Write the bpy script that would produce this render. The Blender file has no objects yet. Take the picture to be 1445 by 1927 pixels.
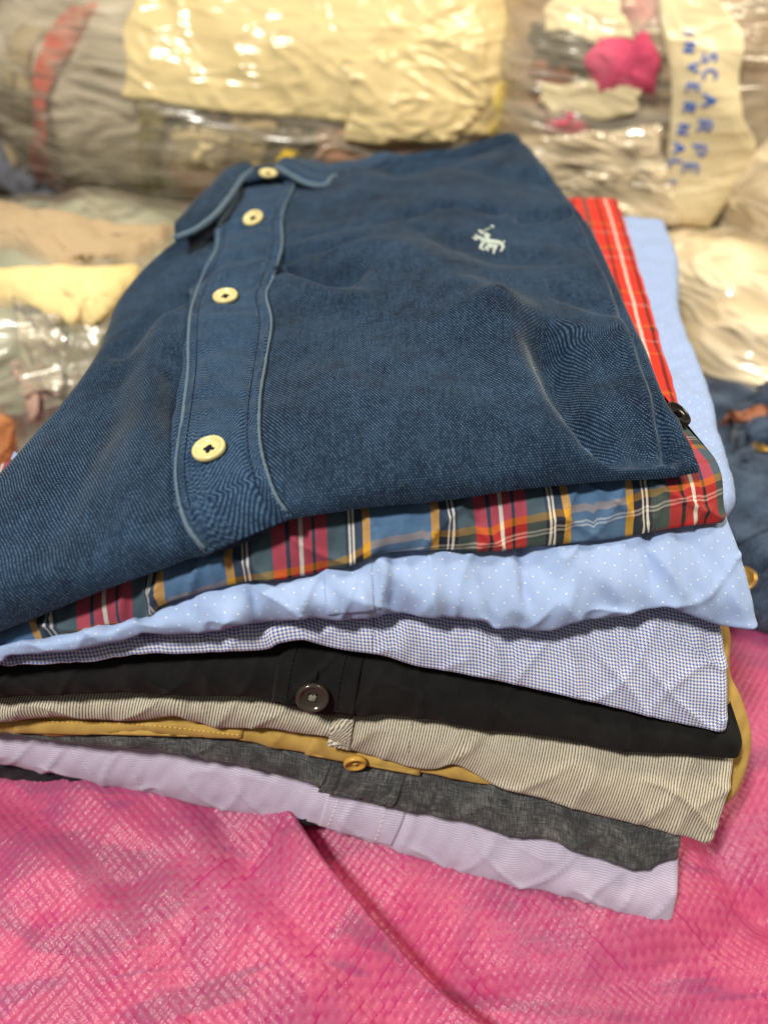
import bpy, math, random
import numpy as np
from mathutils import Vector
from mathutils.bvhtree import BVHTree

# ------------------------------------------------------------------ camera, world, light, exposure
# Lengths below are millimetres measured from the camera's foot; ZO is the lens height over the floor.
ZO = 430.0
PITCH = math.radians(41.0)
FPX = 1391.0                       # focal length in photo pixels (26 mm equivalent)
S_, C_ = math.sin(PITCH), math.cos(PITCH)
scene = bpy.context.scene
COL = scene.collection

cam_d = bpy.data.cameras.new('camera')
cam_d.sensor_fit = 'VERTICAL'; cam_d.sensor_height = 36.0; cam_d.lens = 26.0
cam_d.clip_start = 0.01; cam_d.clip_end = 50.0
cam_d.dof.use_dof = True
cam_d.dof.focus_distance = 0.250
cam_d.dof.aperture_fstop = 5.4
cam = bpy.data.objects.new('camera', cam_d)
cam.location = (0, 0, ZO * .001); cam.rotation_euler = (math.pi / 2 - PITCH, 0, 0)
COL.objects.link(cam); scene.camera = cam

world = bpy.data.worlds.new('World'); scene.world = world; world.use_nodes = True
bg = world.node_tree.nodes['Background']
bg.inputs[0].default_value = (1.0, 0.93, 0.80, 1); bg.inputs[1].default_value = 0.17

def area(name, loc, target, size, power, color, sy=None):
    l = bpy.data.lights.new(name, 'AREA'); l.energy = power; l.color = color; l.size = size
    if sy: l.shape = 'RECTANGLE'; l.size_y = sy
    o = bpy.data.objects.new(name, l); o.location = loc
    o.rotation_euler = (Vector(target) - Vector(loc)).to_track_quat('-Z', 'Y').to_euler()
    COL.objects.link(o); return o
area('front_lamp', (-0.55, -0.36, 1.62), (0.0, 0.36, 0.22), 0.11, 32, (1.0, 0.94, 0.83), 0.22)
area('ceiling_lamp', (0.80, 0.42, 1.45), (0.05, 0.45, 0.25), 0.25, 17, (1.0, 0.84, 0.60), 0.6)

scene.view_settings.view_transform = 'Standard'; scene.view_settings.look = 'None'
scene.view_settings.exposure = 0.0; scene.view_settings.gamma = 1.0
scene.view_settings.use_curve_mapping = False
scene.cycles.use_denoising = True
scene.cycles.max_bounces = 5; scene.cycles.diffuse_bounces = 3; scene.cycles.transparent_max_bounces = 8
scene.cycles.caustics_reflective = False; scene.cycles.caustics_refractive = False
scene.cycles.sample_clamp_indirect = 6.0
scene.cycles.blur_glossy = 0.5

# ------------------------------------------------------------------ geometry helpers
def ray(px, py):
    x = (px - 722.5) / FPX; y = (963.5 - py) / FPX
    return np.array([x, y * S_ + C_, y * C_ - S_])

def on_plane(px, py, z):
    r = ray(px, py); return r * (z / r[2])

Y0, ZR, A_, K0, K1 = 172.0, -140.0, 0.20, 0.30, 0.0025
def front(px, py, off=0.0):
    """Point where a sight line meets the stack's leaning front."""
    r = ray(px, py)
    lo, hi = 60.0, 900.0
    def g(d):
        p = r * d
        return p[1] - (Y0 + off + A_ * p[0] + (K0 + K1 * p[0]) * (p[2] - ZR))
    d = lo; step = 4.0; prev = g(lo)
    while d < hi:
        d += step; v = g(d)
        if prev < 0 <= v:
            a, b = d - step, d
            for _ in range(30):
                m = .5 * (a + b)
                if g(m) < 0: a = m
                else: b = m
            return r * (.5 * (a + b))
        prev = v
    return r * 300.0

_rng = np.random.RandomState(7)
_PERM = np.concatenate([_rng.permutation(512)] * 2)
_GA = _rng.rand(512) * 2 * np.pi
def pn(x, y, seed=0):
    x = np.asarray(x, float); y = np.asarray(y, float)
    xi = np.floor(x).astype(int); yi = np.floor(y).astype(int)
    xf = x - xi; yf = y - yi
    def gr(ix, iy, dx, dy):
        h = _PERM[(_PERM[(ix + seed * 37) % 512] + iy) % 512]
        a = _GA[h]; return np.cos(a) * dx + np.sin(a) * dy
    u = xf ** 3 * (xf * (xf * 6 - 15) + 10); v = yf ** 3 * (yf * (yf * 6 - 15) + 10)
    n00 = gr(xi, yi, xf, yf); n10 = gr(xi + 1, yi, xf - 1, yf)
    n01 = gr(xi, yi + 1, xf, yf - 1); n11 = gr(xi + 1, yi + 1, xf - 1, yf - 1)
    return ((n00 * (1 - u) + n10 * u) * (1 - v) + (n01 * (1 - u) + n11 * u) * v) * 1.4
def fbm(x, y, seed=0, oct=3):
    r = 0; a = 1.0
    for o in range(oct):
        r = r + a * pn(x * 2 ** o, y * 2 ** o, seed + o * 5); a *= .5
    return r
def ridged(x, y, seed=0):
    return 1 - np.abs(pn(x, y, seed)) * 2.2
def sstep(a, b, x):
    t = np.clip((x - a) / (b - a), 0, 1); return t * t * (3 - 2 * t)
def seg_dist(X, Y, pts, closed=False):
    pts = [np.asarray(p, float)[:2] for p in pts]
    if closed: pts = pts + [pts[0]]
    best = np.full(np.shape(X), 1e9)
    for a, b in zip(pts[:-1], pts[1:]):
        d = b - a; L = d @ d + 1e-9
        t = np.clip(((X - a[0]) * d[0] + (Y - a[1]) * d[1]) / L, 0, 1)
        best = np.minimum(best, np.hypot(X - a[0] - t * d[0], Y - a[1] - t * d[1]))
    return best
def seg_signed(X, Y, pts):
    """Distance to a polyline, positive on its left."""
    pts = [np.asarray(p, float)[:2] for p in pts]
    best = np.full(np.shape(X), 1e9); sg = np.ones(np.shape(X))
    for a, b in zip(pts[:-1], pts[1:]):
        d = b - a; L = d @ d + 1e-9
        t = np.clip(((X - a[0]) * d[0] + (Y - a[1]) * d[1]) / L, 0, 1)
        q = np.hypot(X - a[0] - t * d[0], Y - a[1] - t * d[1])
        c = d[0] * (Y - a[1]) - d[1] * (X - a[0])
        m = q < best; best = np.where(m, q, best); sg = np.where(m, np.sign(c), sg)
    return best * sg
def catmull(pts, n):
    """Smooth even resampling of a polyline of tuples (any dimension)."""
    P = np.asarray(pts, float)
    if len(P) == 2:
        t = np.linspace(0, 1, n)[:, None]; return P[0] * (1 - t) + P[1] * t
    Q = np.vstack([2 * P[0] - P[1], P, 2 * P[-1] - P[-2]])
    out = []
    for i in range(1, len(Q) - 2):
        p0, p1, p2, p3 = Q[i - 1], Q[i], Q[i + 1], Q[i + 2]
        for t in np.linspace(0, 1, 16, endpoint=False):
            out.append(.5 * (2 * p1 + (p2 - p0) * t + (2 * p0 - 5 * p1 + 4 * p2 - p3) * t * t + (3 * p1 - p0 - 3 * p2 + p3) * t ** 3))
    out.append(P[-1]); out = np.array(out)
    L = np.concatenate([[0], np.cumsum(np.linalg.norm(np.diff(out, axis=0), axis=1))])
    s = np.linspace(0, L[-1], n)
    return np.stack([np.interp(s, L, out[:, k]) for k in range(out.shape[1])], 1)
def grid_faces(nr, nc, off=0, flip=False):
    i = np.arange(nr - 1)[:, None] * nc + np.arange(nc - 1)[None, :] + off
    f = np.stack([i, i + 1, i + nc + 1, i + nc], -1).reshape(-1, 4)
    return f[:, ::-1] if flip else f
def grid_normals(G):
    du = np.gradient(G, axis=1); dv = np.gradient(G, axis=0)
    n = np.cross(du, dv); return n / (np.linalg.norm(n, axis=-1, keepdims=True) + 1e-9)
def arclen_uv(G):
    du = np.linalg.norm(np.diff(G, axis=1), axis=-1); dv = np.linalg.norm(np.diff(G, axis=0), axis=-1)
    U = np.concatenate([np.zeros((G.shape[0], 1)), np.cumsum(du, 1)], 1)
    V = np.concatenate([np.zeros((1, G.shape[1])), np.cumsum(dv, 0)], 0)
    return np.stack([U, V], -1)

# ------------------------------------------------------------------ object helpers
def thing(name, label, cat, base, group=None):
    o = bpy.data.objects.new(name, None); COL.objects.link(o)
    o.empty_display_size = .02
    o.location = (base[0] * .001, base[1] * .001, (base[2] + ZO) * .001)
    o['label'] = label; o['category'] = cat
    if group: o['group'] = group
    o['_b'] = [float(base[0]), float(base[1]), float(base[2])]
    return o
def origin_of(o):
    p = np.zeros(3)
    while o is not None:
        if '_b' in o: p = p + np.array(o['_b'])
        o = o.parent
    return p
def mesh(name, V, F, mat, parent=None, uv=None, smooth=True, attr=None):
    """Link one mesh object; V in world millimetres, uv per vertex in millimetres of cloth."""
    V = np.asarray(V, float).reshape(-1, 3)
    org = origin_of(parent) if parent is not None else np.array([0, 0, -ZO])
    L = (V - org) * .001
    me = bpy.data.meshes.new(name)
    F = [tuple(int(q) for q in f) for f in F]
    me.from_pydata([tuple(p) for p in L], [], F)
    if uv is not None:
        UV = np.asarray(uv, float).reshape(-1, 2)
        lay = me.uv_layers.new(name='UVMap')
        idx = np.zeros(len(me.loops), dtype=np.int32); me.loops.foreach_get('vertex_index', idx)
        lay.data.foreach_set('uv', UV[idx].astype(np.float32).ravel())
    if attr is not None:
        for k, a in attr.items():
            at = me.attributes.new(k, 'FLOAT', 'POINT'); at.data.foreach_set('value', np.asarray(a, np.float32).ravel())
    if smooth: me.polygons.foreach_set('use_smooth', np.ones(len(me.polygons), dtype=bool))
    me.materials.append(mat); me.update()
    o = bpy.data.objects.new(name, me); COL.objects.link(o)
    if parent is not None: o.parent = parent
    o['_b'] = [0.0, 0.0, 0.0]
    return o
def bvh_of(V, F):
    return BVHTree.FromPolygons([Vector(p) for p in np.asarray(V).reshape(-1, 3)], [tuple(int(q) for q in f) for f in F])
ZERO = Vector((0, 0, 0))
def cast(bvh, px, py):
    r = Vector(ray(px, py)).normalized()
    h, n, i, d = bvh.ray_cast(ZERO, r)
    if h is None:
        return None, None
    if n.dot(r) > 0: n = -n
    return np.array(h), np.array(n)
def cast_grid(bvh, PX, smoothn=True):
    """Project a grid of photo points on a built surface; misses take their neighbour's depth."""
    nr, nc = PX.shape[:2]
    P = np.full((nr, nc, 3), np.nan)
    for i in range(nr):
        for j in range(nc):
            h, n = cast(bvh, PX[i, j, 0], PX[i, j, 1])
            if h is not None: P[i, j] = h
    for _ in range(400):
        bad = np.isnan(P[..., 0])
        if not bad.any(): break
        if bad.all(): return None
        for i, j in zip(*np.where(bad)):
            for di, dj in ((-1, 0), (1, 0), (0, -1), (0, 1)):
                a, b = i + di, j + dj
                if 0 <= a < nr and 0 <= b < nc and not bad[a, b]:
                    r = ray(PX[i, j, 0], PX[i, j, 1]); P[i, j] = r * (P[a, b] @ r / (r @ r)); break
    return P
def toward_cam(N, P):
    s = np.sign(np.sum(N * -P, -1, keepdims=True)); s[s == 0] = 1; return N * s
def patch(name, bvh, left, right, nr, nc, thick, mat, parent, edge=2.0, wr=None, profile=None, uvrot=0.0, uvo=(0, 0), lift=0.0, backthick=None, jit=0.0):
    """A strip of cloth or film laid on a built surface between two photo outlines; it has thickness and rounded rims."""
    L = catmull(left, nr); R = catmull(right, nr)
    t = np.linspace(0, 1, nc)[None, :, None]
    PX = L[:, None, :] * (1 - t) + R[:, None, :] * t
    if jit:
        ii, jj = np.meshgrid(np.linspace(0, 1, nc), np.linspace(0, 1, nr)); sd = int(abs(PX[0, 0, 0] * 3 + PX[0, 0, 1])) % 200
        PX = PX + jit * np.stack([pn(ii * 2.1, jj * 2.7 + sd, sd) + .15 * pn(ii * 5, jj * 6, sd + 1), pn(ii * 2.4 + sd, jj * 2.2, sd + 2) + .15 * pn(ii * 6, jj * 5, sd + 3)], -1)
    P = cast_grid(bvh, PX)
    if P is None: return None
    N = toward_cam(grid_normals(P), P)
    uv = arclen_uv(P)
    W = uv[..., 0].max(1, keepdims=True)[..., None] if False else uv[:, -1:, 0]
    a = uv[..., 0]; b = uv[..., 1]
    H = uv[-1:, :, 1]
    e = np.minimum(np.minimum(a, W - a), np.minimum(b, H - b))
    k = np.clip(e / edge, 0, 1); h = thick * np.sqrt(np.clip(1 - (1 - k) ** 2, 0, 1))
    if profile is not None: h = h + profile(a / (W + 1e-6), b / (H + 1e-6), a, b) * k
    if wr is not None: h = h + wr(a, b) * k
    T = P + N * (h + lift)[..., None]
    Bk = P - N * (backthick if backthick is not None else 0.6)
    V = np.concatenate([T.reshape(-1, 3), Bk.reshape(-1, 3)])
    n = nr * nc
    top = grid_faces(nr, nc); bot = grid_faces(nr, nc, n, True)
    ring = [i for i in range(nc)] + [i * nc + nc - 1 for i in range(1, nr)] + [(nr - 1) * nc + j for j in range(nc - 2, -1, -1)] + [i * nc for i in range(nr - 2, 0, -1)]
    side = [(ring[(q + 1) % len(ring)], ring[q], ring[q] + n, ring[(q + 1) % len(ring)] + n) for q in range(len(ring))]
    F = [tuple(f) for f in top] + [tuple(f) for f in bot] + side
    cr, sr = math.cos(uvrot), math.sin(uvrot)
    UV = np.stack([a * cr - b * sr + uvo[0], a * sr + b * cr + uvo[1]], -1).reshape(-1, 2)
    UV = np.concatenate([UV, UV])
    o = mesh(name, V, F, mat, parent, UV)
    return o, bvh_of(T, top), T
def tube(pts, rad, n=6, cap=True):
    """Round cord through 3-D points; rad a number or one per point."""
    P = np.asarray(pts, float); m = len(P)
    rad = np.full(m, rad) if np.isscalar(rad) else np.asarray(rad)
    T = np.gradient(P, axis=0); T /= np.linalg.norm(T, axis=1, keepdims=True) + 1e-9
    ref = np.array([0.13, 0.31, 0.94]); A = np.cross(T, ref); A /= np.linalg.norm(A, axis=1, keepdims=True) + 1e-9
    B = np.cross(T, A); an = np.arange(n) / n * 2 * np.pi
    V = P[:, None] + rad[:, None, None] * (np.cos(an)[None, :, None] * A[:, None] + np.sin(an)[None, :, None] * B[:, None])
    F = []
    for i in range(m - 1):
        for j in range(n):
            k = (j + 1) % n; F.append((i * n + j, i * n + k, (i + 1) * n + k, (i + 1) * n + j))
    if cap: F.append(tuple(range(n))[::-1]); F.append(tuple((m - 1) * n + j for j in range(n)))
    return V.reshape(-1, 3), F
def join(parts):
    V = []; F = []; o = 0
    for v, f in parts:
        V.append(v); F += [tuple(q + o for q in g) for g in f]; o += len(v)
    return np.concatenate(V), F
def stitches(name, bvh, line, mat, parent, pitch=2.2, fill=.68, r=.2, lift=.2):
    """A row of single thread stitches along a photo line on a built surface, joined as one seam."""
    px = catmull(line, 240); pts = []; nn = []
    for p in px:
        h, n = cast(bvh, *p)
        if h is not None: pts.append(h); nn.append(n)
    if len(pts) < 4: return None
    P = np.array(pts); Nn = np.array(nn)
    L = np.concatenate([[0], np.cumsum(np.linalg.norm(np.diff(P, axis=0), axis=1))])
    parts = []; s = .3
    def at(q):
        return np.array([np.interp(q, L, P[:, k]) for k in range(3)]), np.array([np.interp(q, L, Nn[:, k]) for k in range(3)])
    while s + pitch * fill < L[-1]:
        q = [at(s + pitch * fill * k / 4) for k in range(5)]
        lifts = [-.05, .8, 1, .8, -.05]
        parts.append(tube([a + b * lift * l for (a, b), l in zip(q, lifts)], r, 5)); s += pitch
    V, F = join(parts); return mesh(name, V, F, mat, parent)

# ------------------------------------------------------------------ materials
def lin(r, g=None, b=None):
    if g is None: r, g, b = r
    f = lambda c: (c / 255) / 12.92 if c <= 10 else (((c / 255) + .055) / 1.055) ** 2.4
    return (f(r), f(g), f(b), 1.0)
class Mat:
    def __init__(s, name):
        s.m = bpy.data.materials.new(name); s.m.use_nodes = True; s.nt = s.m.node_tree; s.nt.nodes.clear()
        s.out = s.n('ShaderNodeOutputMaterial')
    def n(s, t, **kw):
        o = s.nt.nodes.new(t)
        for k, v in kw.items(): setattr(o, k, v)
        return o
    def put(s, sock, v):
        if hasattr(v, 'is_output') or isinstance(v, bpy.types.NodeSocket): s.nt.links.new(v, sock)
        elif v is not None: sock.default_value = v
    def math(s, op, a, b=None, c=None):
        o = s.n('ShaderNodeMath', operation=op); s.put(o.inputs[0], a)
        if b is not None: s.put(o.inputs[1], b)
        if c is not None: s.put(o.inputs[2], c)
        return o.outputs[0]
    def uv(s):
        o = s.n('ShaderNodeUVMap', uv_map='UVMap'); p = s.n('ShaderNodeSeparateXYZ'); s.nt.links.new(o.outputs[0], p.inputs[0])
        s.uvs = o.outputs[0]; return p.outputs[0], p.outputs[1]
    def comb(s, x, y, z=0.0):
        o = s.n('ShaderNodeCombineXYZ'); s.put(o.inputs[0], x); s.put(o.inputs[1], y); s.put(o.inputs[2], z); return o.outputs[0]
    def noise(s, vec, scale, detail=3.0, rough=.55, dist=0.0):
        o = s.n('ShaderNodeTexNoise'); s.put(o.inputs['Vector'], vec); o.inputs['Scale'].default_value = scale
        o.inputs['Detail'].default_value = detail; o.inputs['Roughness'].default_value = rough; o.inputs['Distortion'].default_value = dist
        return o.outputs['Fac'], o.outputs['Color']
    def white(s, vec):
        o = s.n('ShaderNodeTexWhiteNoise', noise_dimensions='3D'); s.put(o.inputs['Vector'], vec); return o.outputs['Value'], o.outputs['Color']
    def ramp(s, fac, stops, interp='LINEAR'):
        o = s.n('ShaderNodeValToRGB'); cr = o.color_ramp; cr.interpolation = interp
        while len(cr.elements) > 1: cr.elements.remove(cr.elements[-1])
        cr.elements[0].position = stops[0][0]; cr.elements[0].color = stops[0][1]
        for p, c in stops[1:]:
            e = cr.elements.new(p); e.color = c
        s.put(o.inputs[0], fac); return o.outputs[0]
    def mix(s, fac, a, b, mode='MIX'):
        o = s.n('ShaderNodeMix', data_type='RGBA', blend_type=mode); s.put(o.inputs['Factor'], fac)
        s.put(o.inputs[6], a); s.put(o.inputs[7], b); return o.outputs[2]
    def mapr(s, v, a, b, c=0.0, d=1.0, sm=True):
        o = s.n('ShaderNodeMapRange'); o.interpolation_type = 'SMOOTHSTEP' if sm else 'LINEAR'
        s.put(o.inputs[0], v); o.inputs[1].default_value = a; o.inputs[2].default_value = b; o.inputs[3].default_value = c; o.inputs[4].default_value = d
        return o.outputs[0]
    def bump(s, h, dist, strength=1.0, normal=None):
        o = s.n('ShaderNodeBump'); s.put(o.inputs['Height'], h); o.inputs['Distance'].default_value = dist; o.inputs['Strength'].default_value = strength
        if normal is not None: s.put(o.inputs['Normal'], normal)
        return o.outputs[0]
    def pbsdf(s, color, rough=.85, spec=.2, normal=None, sheen=0.0, **kw):
        o = s.n('ShaderNodeBsdfPrincipled'); s.put(o.inputs['Base Color'], color); s.put(o.inputs['Roughness'], rough)
        o.inputs['Specular IOR Level'].default_value = spec; o.inputs['Sheen Weight'].default_value = sheen; o.inputs['Sheen Roughness'].default_value = .5
        if normal is not None: s.put(o.inputs['Normal'], normal)
        for k, v in kw.items(): s.put(o.inputs[k], v)
        return o.outputs[0]
    def done(s, sh):
        s.nt.links.new(sh, s.out.inputs[0]); return s.m
    def mixsh(s, f, a, b):
        o = s.n('ShaderNodeMixShader'); s.put(o.inputs[0], f); s.nt.links.new(a, o.inputs[1]); s.nt.links.new(b, o.inputs[2]); return o.outputs[0]
    def geo_obj(s):
        o = s.n('ShaderNodeTexCoord'); return o.outputs['Object']

def weave_bump(m, u, v, pu, pv):
    a = m.math('SINE', m.math('MULTIPLY', u, 2 * math.pi / pu)); b = m.math('SINE', m.math('MULTIPLY', v, 2 * math.pi / pv))
    return m.math('MULTIPLY', a, b)

def mat_polo(name, warm=0.0, c1=(6, 13, 31), c2=(24, 48, 78), c3=(114, 146, 174)):
    m = Mat(name); u, v = m.uv()
    _, jc = m.noise(m.uvs, .35, 3.0, .6)
    js = m.n('ShaderNodeSeparateColor'); m.put(js.inputs[0], jc)
    u = m.math('ADD', u, m.math('MULTIPLY', js.outputs[0], .12)); v = m.math('ADD', v, m.math('MULTIPLY', js.outputs[1], .12))
    P, Q = .98, .84
    row = m.math('FLOOR', m.math('DIVIDE', v, Q))
    ush = m.math('ADD', m.math('DIVIDE', u, P), m.math('MULTIPLY', row, .5))
    colc = m.math('FLOOR', ush)
    fu = m.math('SUBTRACT', m.math('FRACT', ush), .5); fv = m.math('SUBTRACT', m.math('FRACT', m.math('DIVIDE', v, Q)), .5)
    rv, rc = m.white(m.comb(colc, row, 1.0))
    skew = m.math('ADD', fu, m.math('MULTIPLY', fv, .35))
    d = m.math('ADD', m.math('MULTIPLY', m.math('POWER', m.math('ABSOLUTE', skew), 2), 9.0), m.math('MULTIPLY', m.math('POWER', m.math('ABSOLUTE', fv), 2), 5.0))
    dot = m.mapr(d, .15, 1.0, 1.0, 0.0)
    big, _ = m.noise(m.uvs, .018, 3.0, .6)
    mid, _ = m.noise(m.uvs, .12, 3.0, .6)
    st, _ = m.noise(m.comb(m.math('MULTIPLY', u, 1.2), m.math('MULTIPLY', v, .06)), 1.0, 2.0)
    wear = m.math('ADD', m.math('ADD', m.math('MULTIPLY', big, .55), m.math('MULTIPLY', mid, .32)), m.math('ADD', m.math('MULTIPLY', st, .35), warm - .62))
    base = m.mix(m.mapr(wear, -.25, .30), lin(c1), lin(c2))
    fl = m.math('MULTIPLY', dot, m.mapr(m.math('ADD', m.math('MULTIPLY', rv, .35), m.math('MULTIPLY', wear, .8)), -.25, .85, .08, .75))
    col = m.mix(fl, base, lin(c3))
    nb = m.bump(dot, .00018, .5)
    return m.done(m.pbsdf(col, .92, .10, nb, .20, **{'Sheen Tint': (.8, .9, 1.0, 1), 'Sheen Roughness': .35}))
POLO = mat_polo('indigo_pique'); POLO_TRIM = mat_polo('indigo_pique_worn', .16)

def plain(name, c1, c2, scale=.08, rough=.9, pu=.35, bumpd=.00006, sheen=.05, spec=.15):
    m = Mat(name); u, v = m.uv()
    f, _ = m.noise(m.uvs, scale, 4.0, .6)
    th, _ = m.noise(m.comb(m.math('MULTIPLY', u, 3.0), m.math('MULTIPLY', v, .25)), 1.0, 2.0)
    th2, _ = m.noise(m.comb(m.math('MULTIPLY', u, .25), m.math('MULTIPLY', v, 3.0)), 1.0, 2.0)
    k = m.math('ADD', m.math('MULTIPLY', f, .5), m.math('MULTIPLY', m.math('ADD', th, th2), .25))
    col = m.mix(m.mapr(k, .3, .7), c1, c2)
    nb = m.bump(m.math('ADD', weave_bump(m, u, v, pu, pu), m.math('MULTIPLY', f, 2.0)), bumpd, .6)
    return m.done(m.pbsdf(col, rough, spec, nb, sheen))
BLACK = plain('black_cotton', lin(15, 15, 16), lin(30, 30, 31), sheen=.03)
KHAKI = plain('ochre_twill', lin(170, 138, 72), lin(186, 154, 86))
NAVY = plain('navy_cloth', lin(18, 20, 28), lin(30, 33, 42))

SETT = 63.0
def mat_plaid(side=False):
    m = Mat('tartan_poplin_red' if side else 'tartan_poplin'); u, v = m.uv()
    must, navy, wht, grn, red, blk, blue = lin(188, 140, 40), lin(28, 30, 44), lin(206, 200, 190), lin(60, 72, 70), lin(168, 34, 34), lin(22, 18, 22), lin(74, 106, 144)
    seq = [(30, must), (33, navy), (7, wht), (9, navy), (7, wht), (14, navy), (72, grn), (50, red), (14, blk), (34, red), (15, wht), (34, red), (14, blk), (44, red), (72, grn), (12, navy), (7, wht), (9, navy), (7, wht), (33, navy), (31, must), (235, blue)]
    seq2 = seq
    if side:
        red = lin(204, 48, 34); must = lin(232, 132, 30)
        seq = [(30, grn), (60, red), (16, blk), (40, red), (15, wht), (40, red), (16, blk), (50, red)]
        seq2 = [(70, red), (8, must), (60, red), (5, wht), (40, red), (22, grn), (16, must), (90, red), (4, wht), (5, red), (4, wht), (60, red), (14, must), (70, red)]
    tot = sum(w for w, _ in seq); st = []; p = 0
    st2 = []; p2 = 0; tot2 = sum(w for w, _ in seq2)
    for w, c in seq2: st2.append((p2 / tot2, c)); p2 += w
    for w, c in seq: st.append((p / tot, c)); p += w
    ju, _ = m.noise(m.uvs, .6, 2.0)
    a = m.ramp(m.math('FRACT', m.math('DIVIDE', m.math('ADD', u, m.math('MULTIPLY', ju, .2)), 24.0 if side else SETT)), st, 'CONSTANT')
    b = m.ramp(m.math('FRACT', m.math('DIVIDE', v, SETT * (1.35 if side else 1.0))), st2, 'CONSTANT')
    tw = m.math('SINE', m.math('MULTIPLY', m.math('ADD', u, v), 2 * math.pi / .62))
    col = m.mix(m.mapr(tw, -.6, .6, .10, .40), a, b)
    f, _ = m.noise(m.uvs, .9, 3.0)
    col = m.mix(.18, col, m.mix(f, lin(0, 0, 0), lin(255, 255, 255)), 'OVERLAY')
    nb = m.bump(tw, .00004, .4)
    return m.done(m.pbsdf(col, .75, .25, nb, .05))
PLAID = mat_plaid(); PLAID_RED = mat_plaid(True)

def mat_dots():
    m = Mat('dotted_light_blue_poplin'); u, v = m.uv()
    px, py = 6.0, 2.6
    row = m.math('FLOOR', m.math('DIVIDE', v, py))
    us = m.math('ADD', m.math('DIVIDE', u, px), m.math('MULTIPLY', row, .5))
    fu = m.math('MULTIPLY', m.math('SUBTRACT', m.math('FRACT', us), .5), px); fv = m.math('MULTIPLY', m.math('SUBTRACT', m.math('FRACT', m.math('DIVIDE', v, py)), .5), py)
    d = m.math('ADD', m.math('POWER', m.math('ABSOLUTE', fu), 2.0), m.math('MULTIPLY', m.math('POWER', m.math('ABSOLUTE', fv), 2.0), 1.6))
    dot = m.mapr(d, .03, .10, 1.0, 0.0)
    tw = m.math('SINE', m.math('MULTIPLY', m.math('ADD', u, m.math('MULTIPLY', v, 1.0)), 2 * math.pi / .7))
    f, _ = m.noise(m.uvs, .7, 3.0)
    k = m.math('ADD', m.mapr(tw, -1, 1, 0, .6), m.math('MULTIPLY', f, .4))
    col = m.mix(k, lin(138, 163, 214), lin(168, 190, 228))
    col = m.mix(dot, col, lin(244, 246, 250))
    nb = m.bump(m.math('ADD', m.math('MULTIPLY', dot, 3.0), tw), .00007, .7)
    return m.done(m.pbsdf(col, .8, .2, nb, .05, **{'Subsurface Weight': 0.0}))
DOTS = mat_dots()

def mat_hound():
    m = Mat('blue_houndstooth'); u, v = m.uv()
    p = 1.2
    x = m.math('MULTIPLY', m.math('FRACT', m.math('DIVIDE', u, p)), 8.0); y = m.math('MULTIPLY', m.math('FRACT', m.math('DIVIDE', v, p)), 8.0)
    wx = m.math('LESS_THAN', x, 4.0); wy = m.math('LESS_THAN', y, 4.0)
    tw = m.math('LESS_THAN', m.math('FRACT', m.math('DIVIDE', m.math('ADD', m.math('FLOOR', x), m.math('FLOOR', y)), 4.0)), .5)
    k = m.math('ADD', m.math('MULTIPLY', wx, tw), m.math('MULTIPLY', wy, m.math('SUBTRACT', 1.0, tw)))
    f, _ = m.noise(m.uvs, .3, 3.0)
    blue = m.mix(f, lin(50, 86, 176), lin(80, 116, 196))
    col = m.mix(k, lin(226, 222, 214), blue)
    return m.done(m.pbsdf(col, .85, .18, m.bump(k, .00005, .5), .06))
HOUND = mat_hound()

def mat_stripe(name, p, c1, c2, duty, horiz=False, wob=.25, soft=.12):
    m = Mat(name); u, v = m.uv()
    w, _ = m.noise(m.uvs, .05, 2.0)
    q = v if horiz else u
    t = m.math('FRACT', m.math('DIVIDE', m.math('ADD', q, m.math('MULTIPLY', w, wob)), p))
    k = m.mapr(m.math('ABSOLUTE', m.math('SUBTRACT', t, .5)), duty / 2 - soft / 2, duty / 2 + soft / 2, 1.0, 0.0)
    f, _ = m.noise(m.uvs, 1.2, 3.0)
    g, _ = m.noise(m.uvs, .05, 3.0)
    k = m.math('MULTIPLY', k, m.mapr(f, .2, .7, .55, 1.0))
    col = m.mix(k, c1, c2)
    col = m.mix(m.math('MULTIPLY', g, .12), col, lin(120, 110, 120))
    return m.done(m.pbsdf(col, .88, .18, m.bump(k, .00005, .5), .06))
GREYSTRIPE = mat_stripe('grey_stripe_cotton', 1.0, lin(200, 192, 172), lin(82, 80, 82), .45)
GREYSTRIPE_BIAS = mat_stripe('grey_stripe_cotton_cross', 1.0, lin(200, 192, 172), lin(82, 80, 82), .45)
LAVENDER = mat_stripe('lavender_stripe_cotton', .92, lin(168, 158, 190), lin(210, 204, 218), .42, True, .35, .3)

def mat_chambray():
    m = Mat('charcoal_chambray'); u, v = m.uv()
    a, _ = m.noise(m.comb(m.math('MULTIPLY', u, .16), m.math('MULTIPLY', v, 2.4)), 1.0, 4.0, .7)
    b, _ = m.noise(m.comb(m.math('MULTIPLY', u, 2.4), m.math('MULTIPLY', v, .2), 4.0), 1.0, 4.0, .7)
    c, _ = m.noise(m.uvs, .08, 3.0)
    w = weave_bump(m, u, v, .9, .9)
    k = m.math('ADD', m.math('ADD', m.math('MULTIPLY', a, .6), m.math('MULTIPLY', b, .6)), m.math('ADD', m.math('MULTIPLY', c, .35), m.math('MULTIPLY', w, .06)))
    col = m.ramp(m.mapr(k, .55, 1.02, sm=False), [(0, lin(32, 33, 36)), (.45, lin(62, 63, 66)), (.8, lin(112, 113, 114)), (1, lin(160, 160, 158))])
    return m.done(m.pbsdf(col, .92, .12, m.bump(k, .0002, .5), .08))
CHAMBRAY = mat_chambray()

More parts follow.
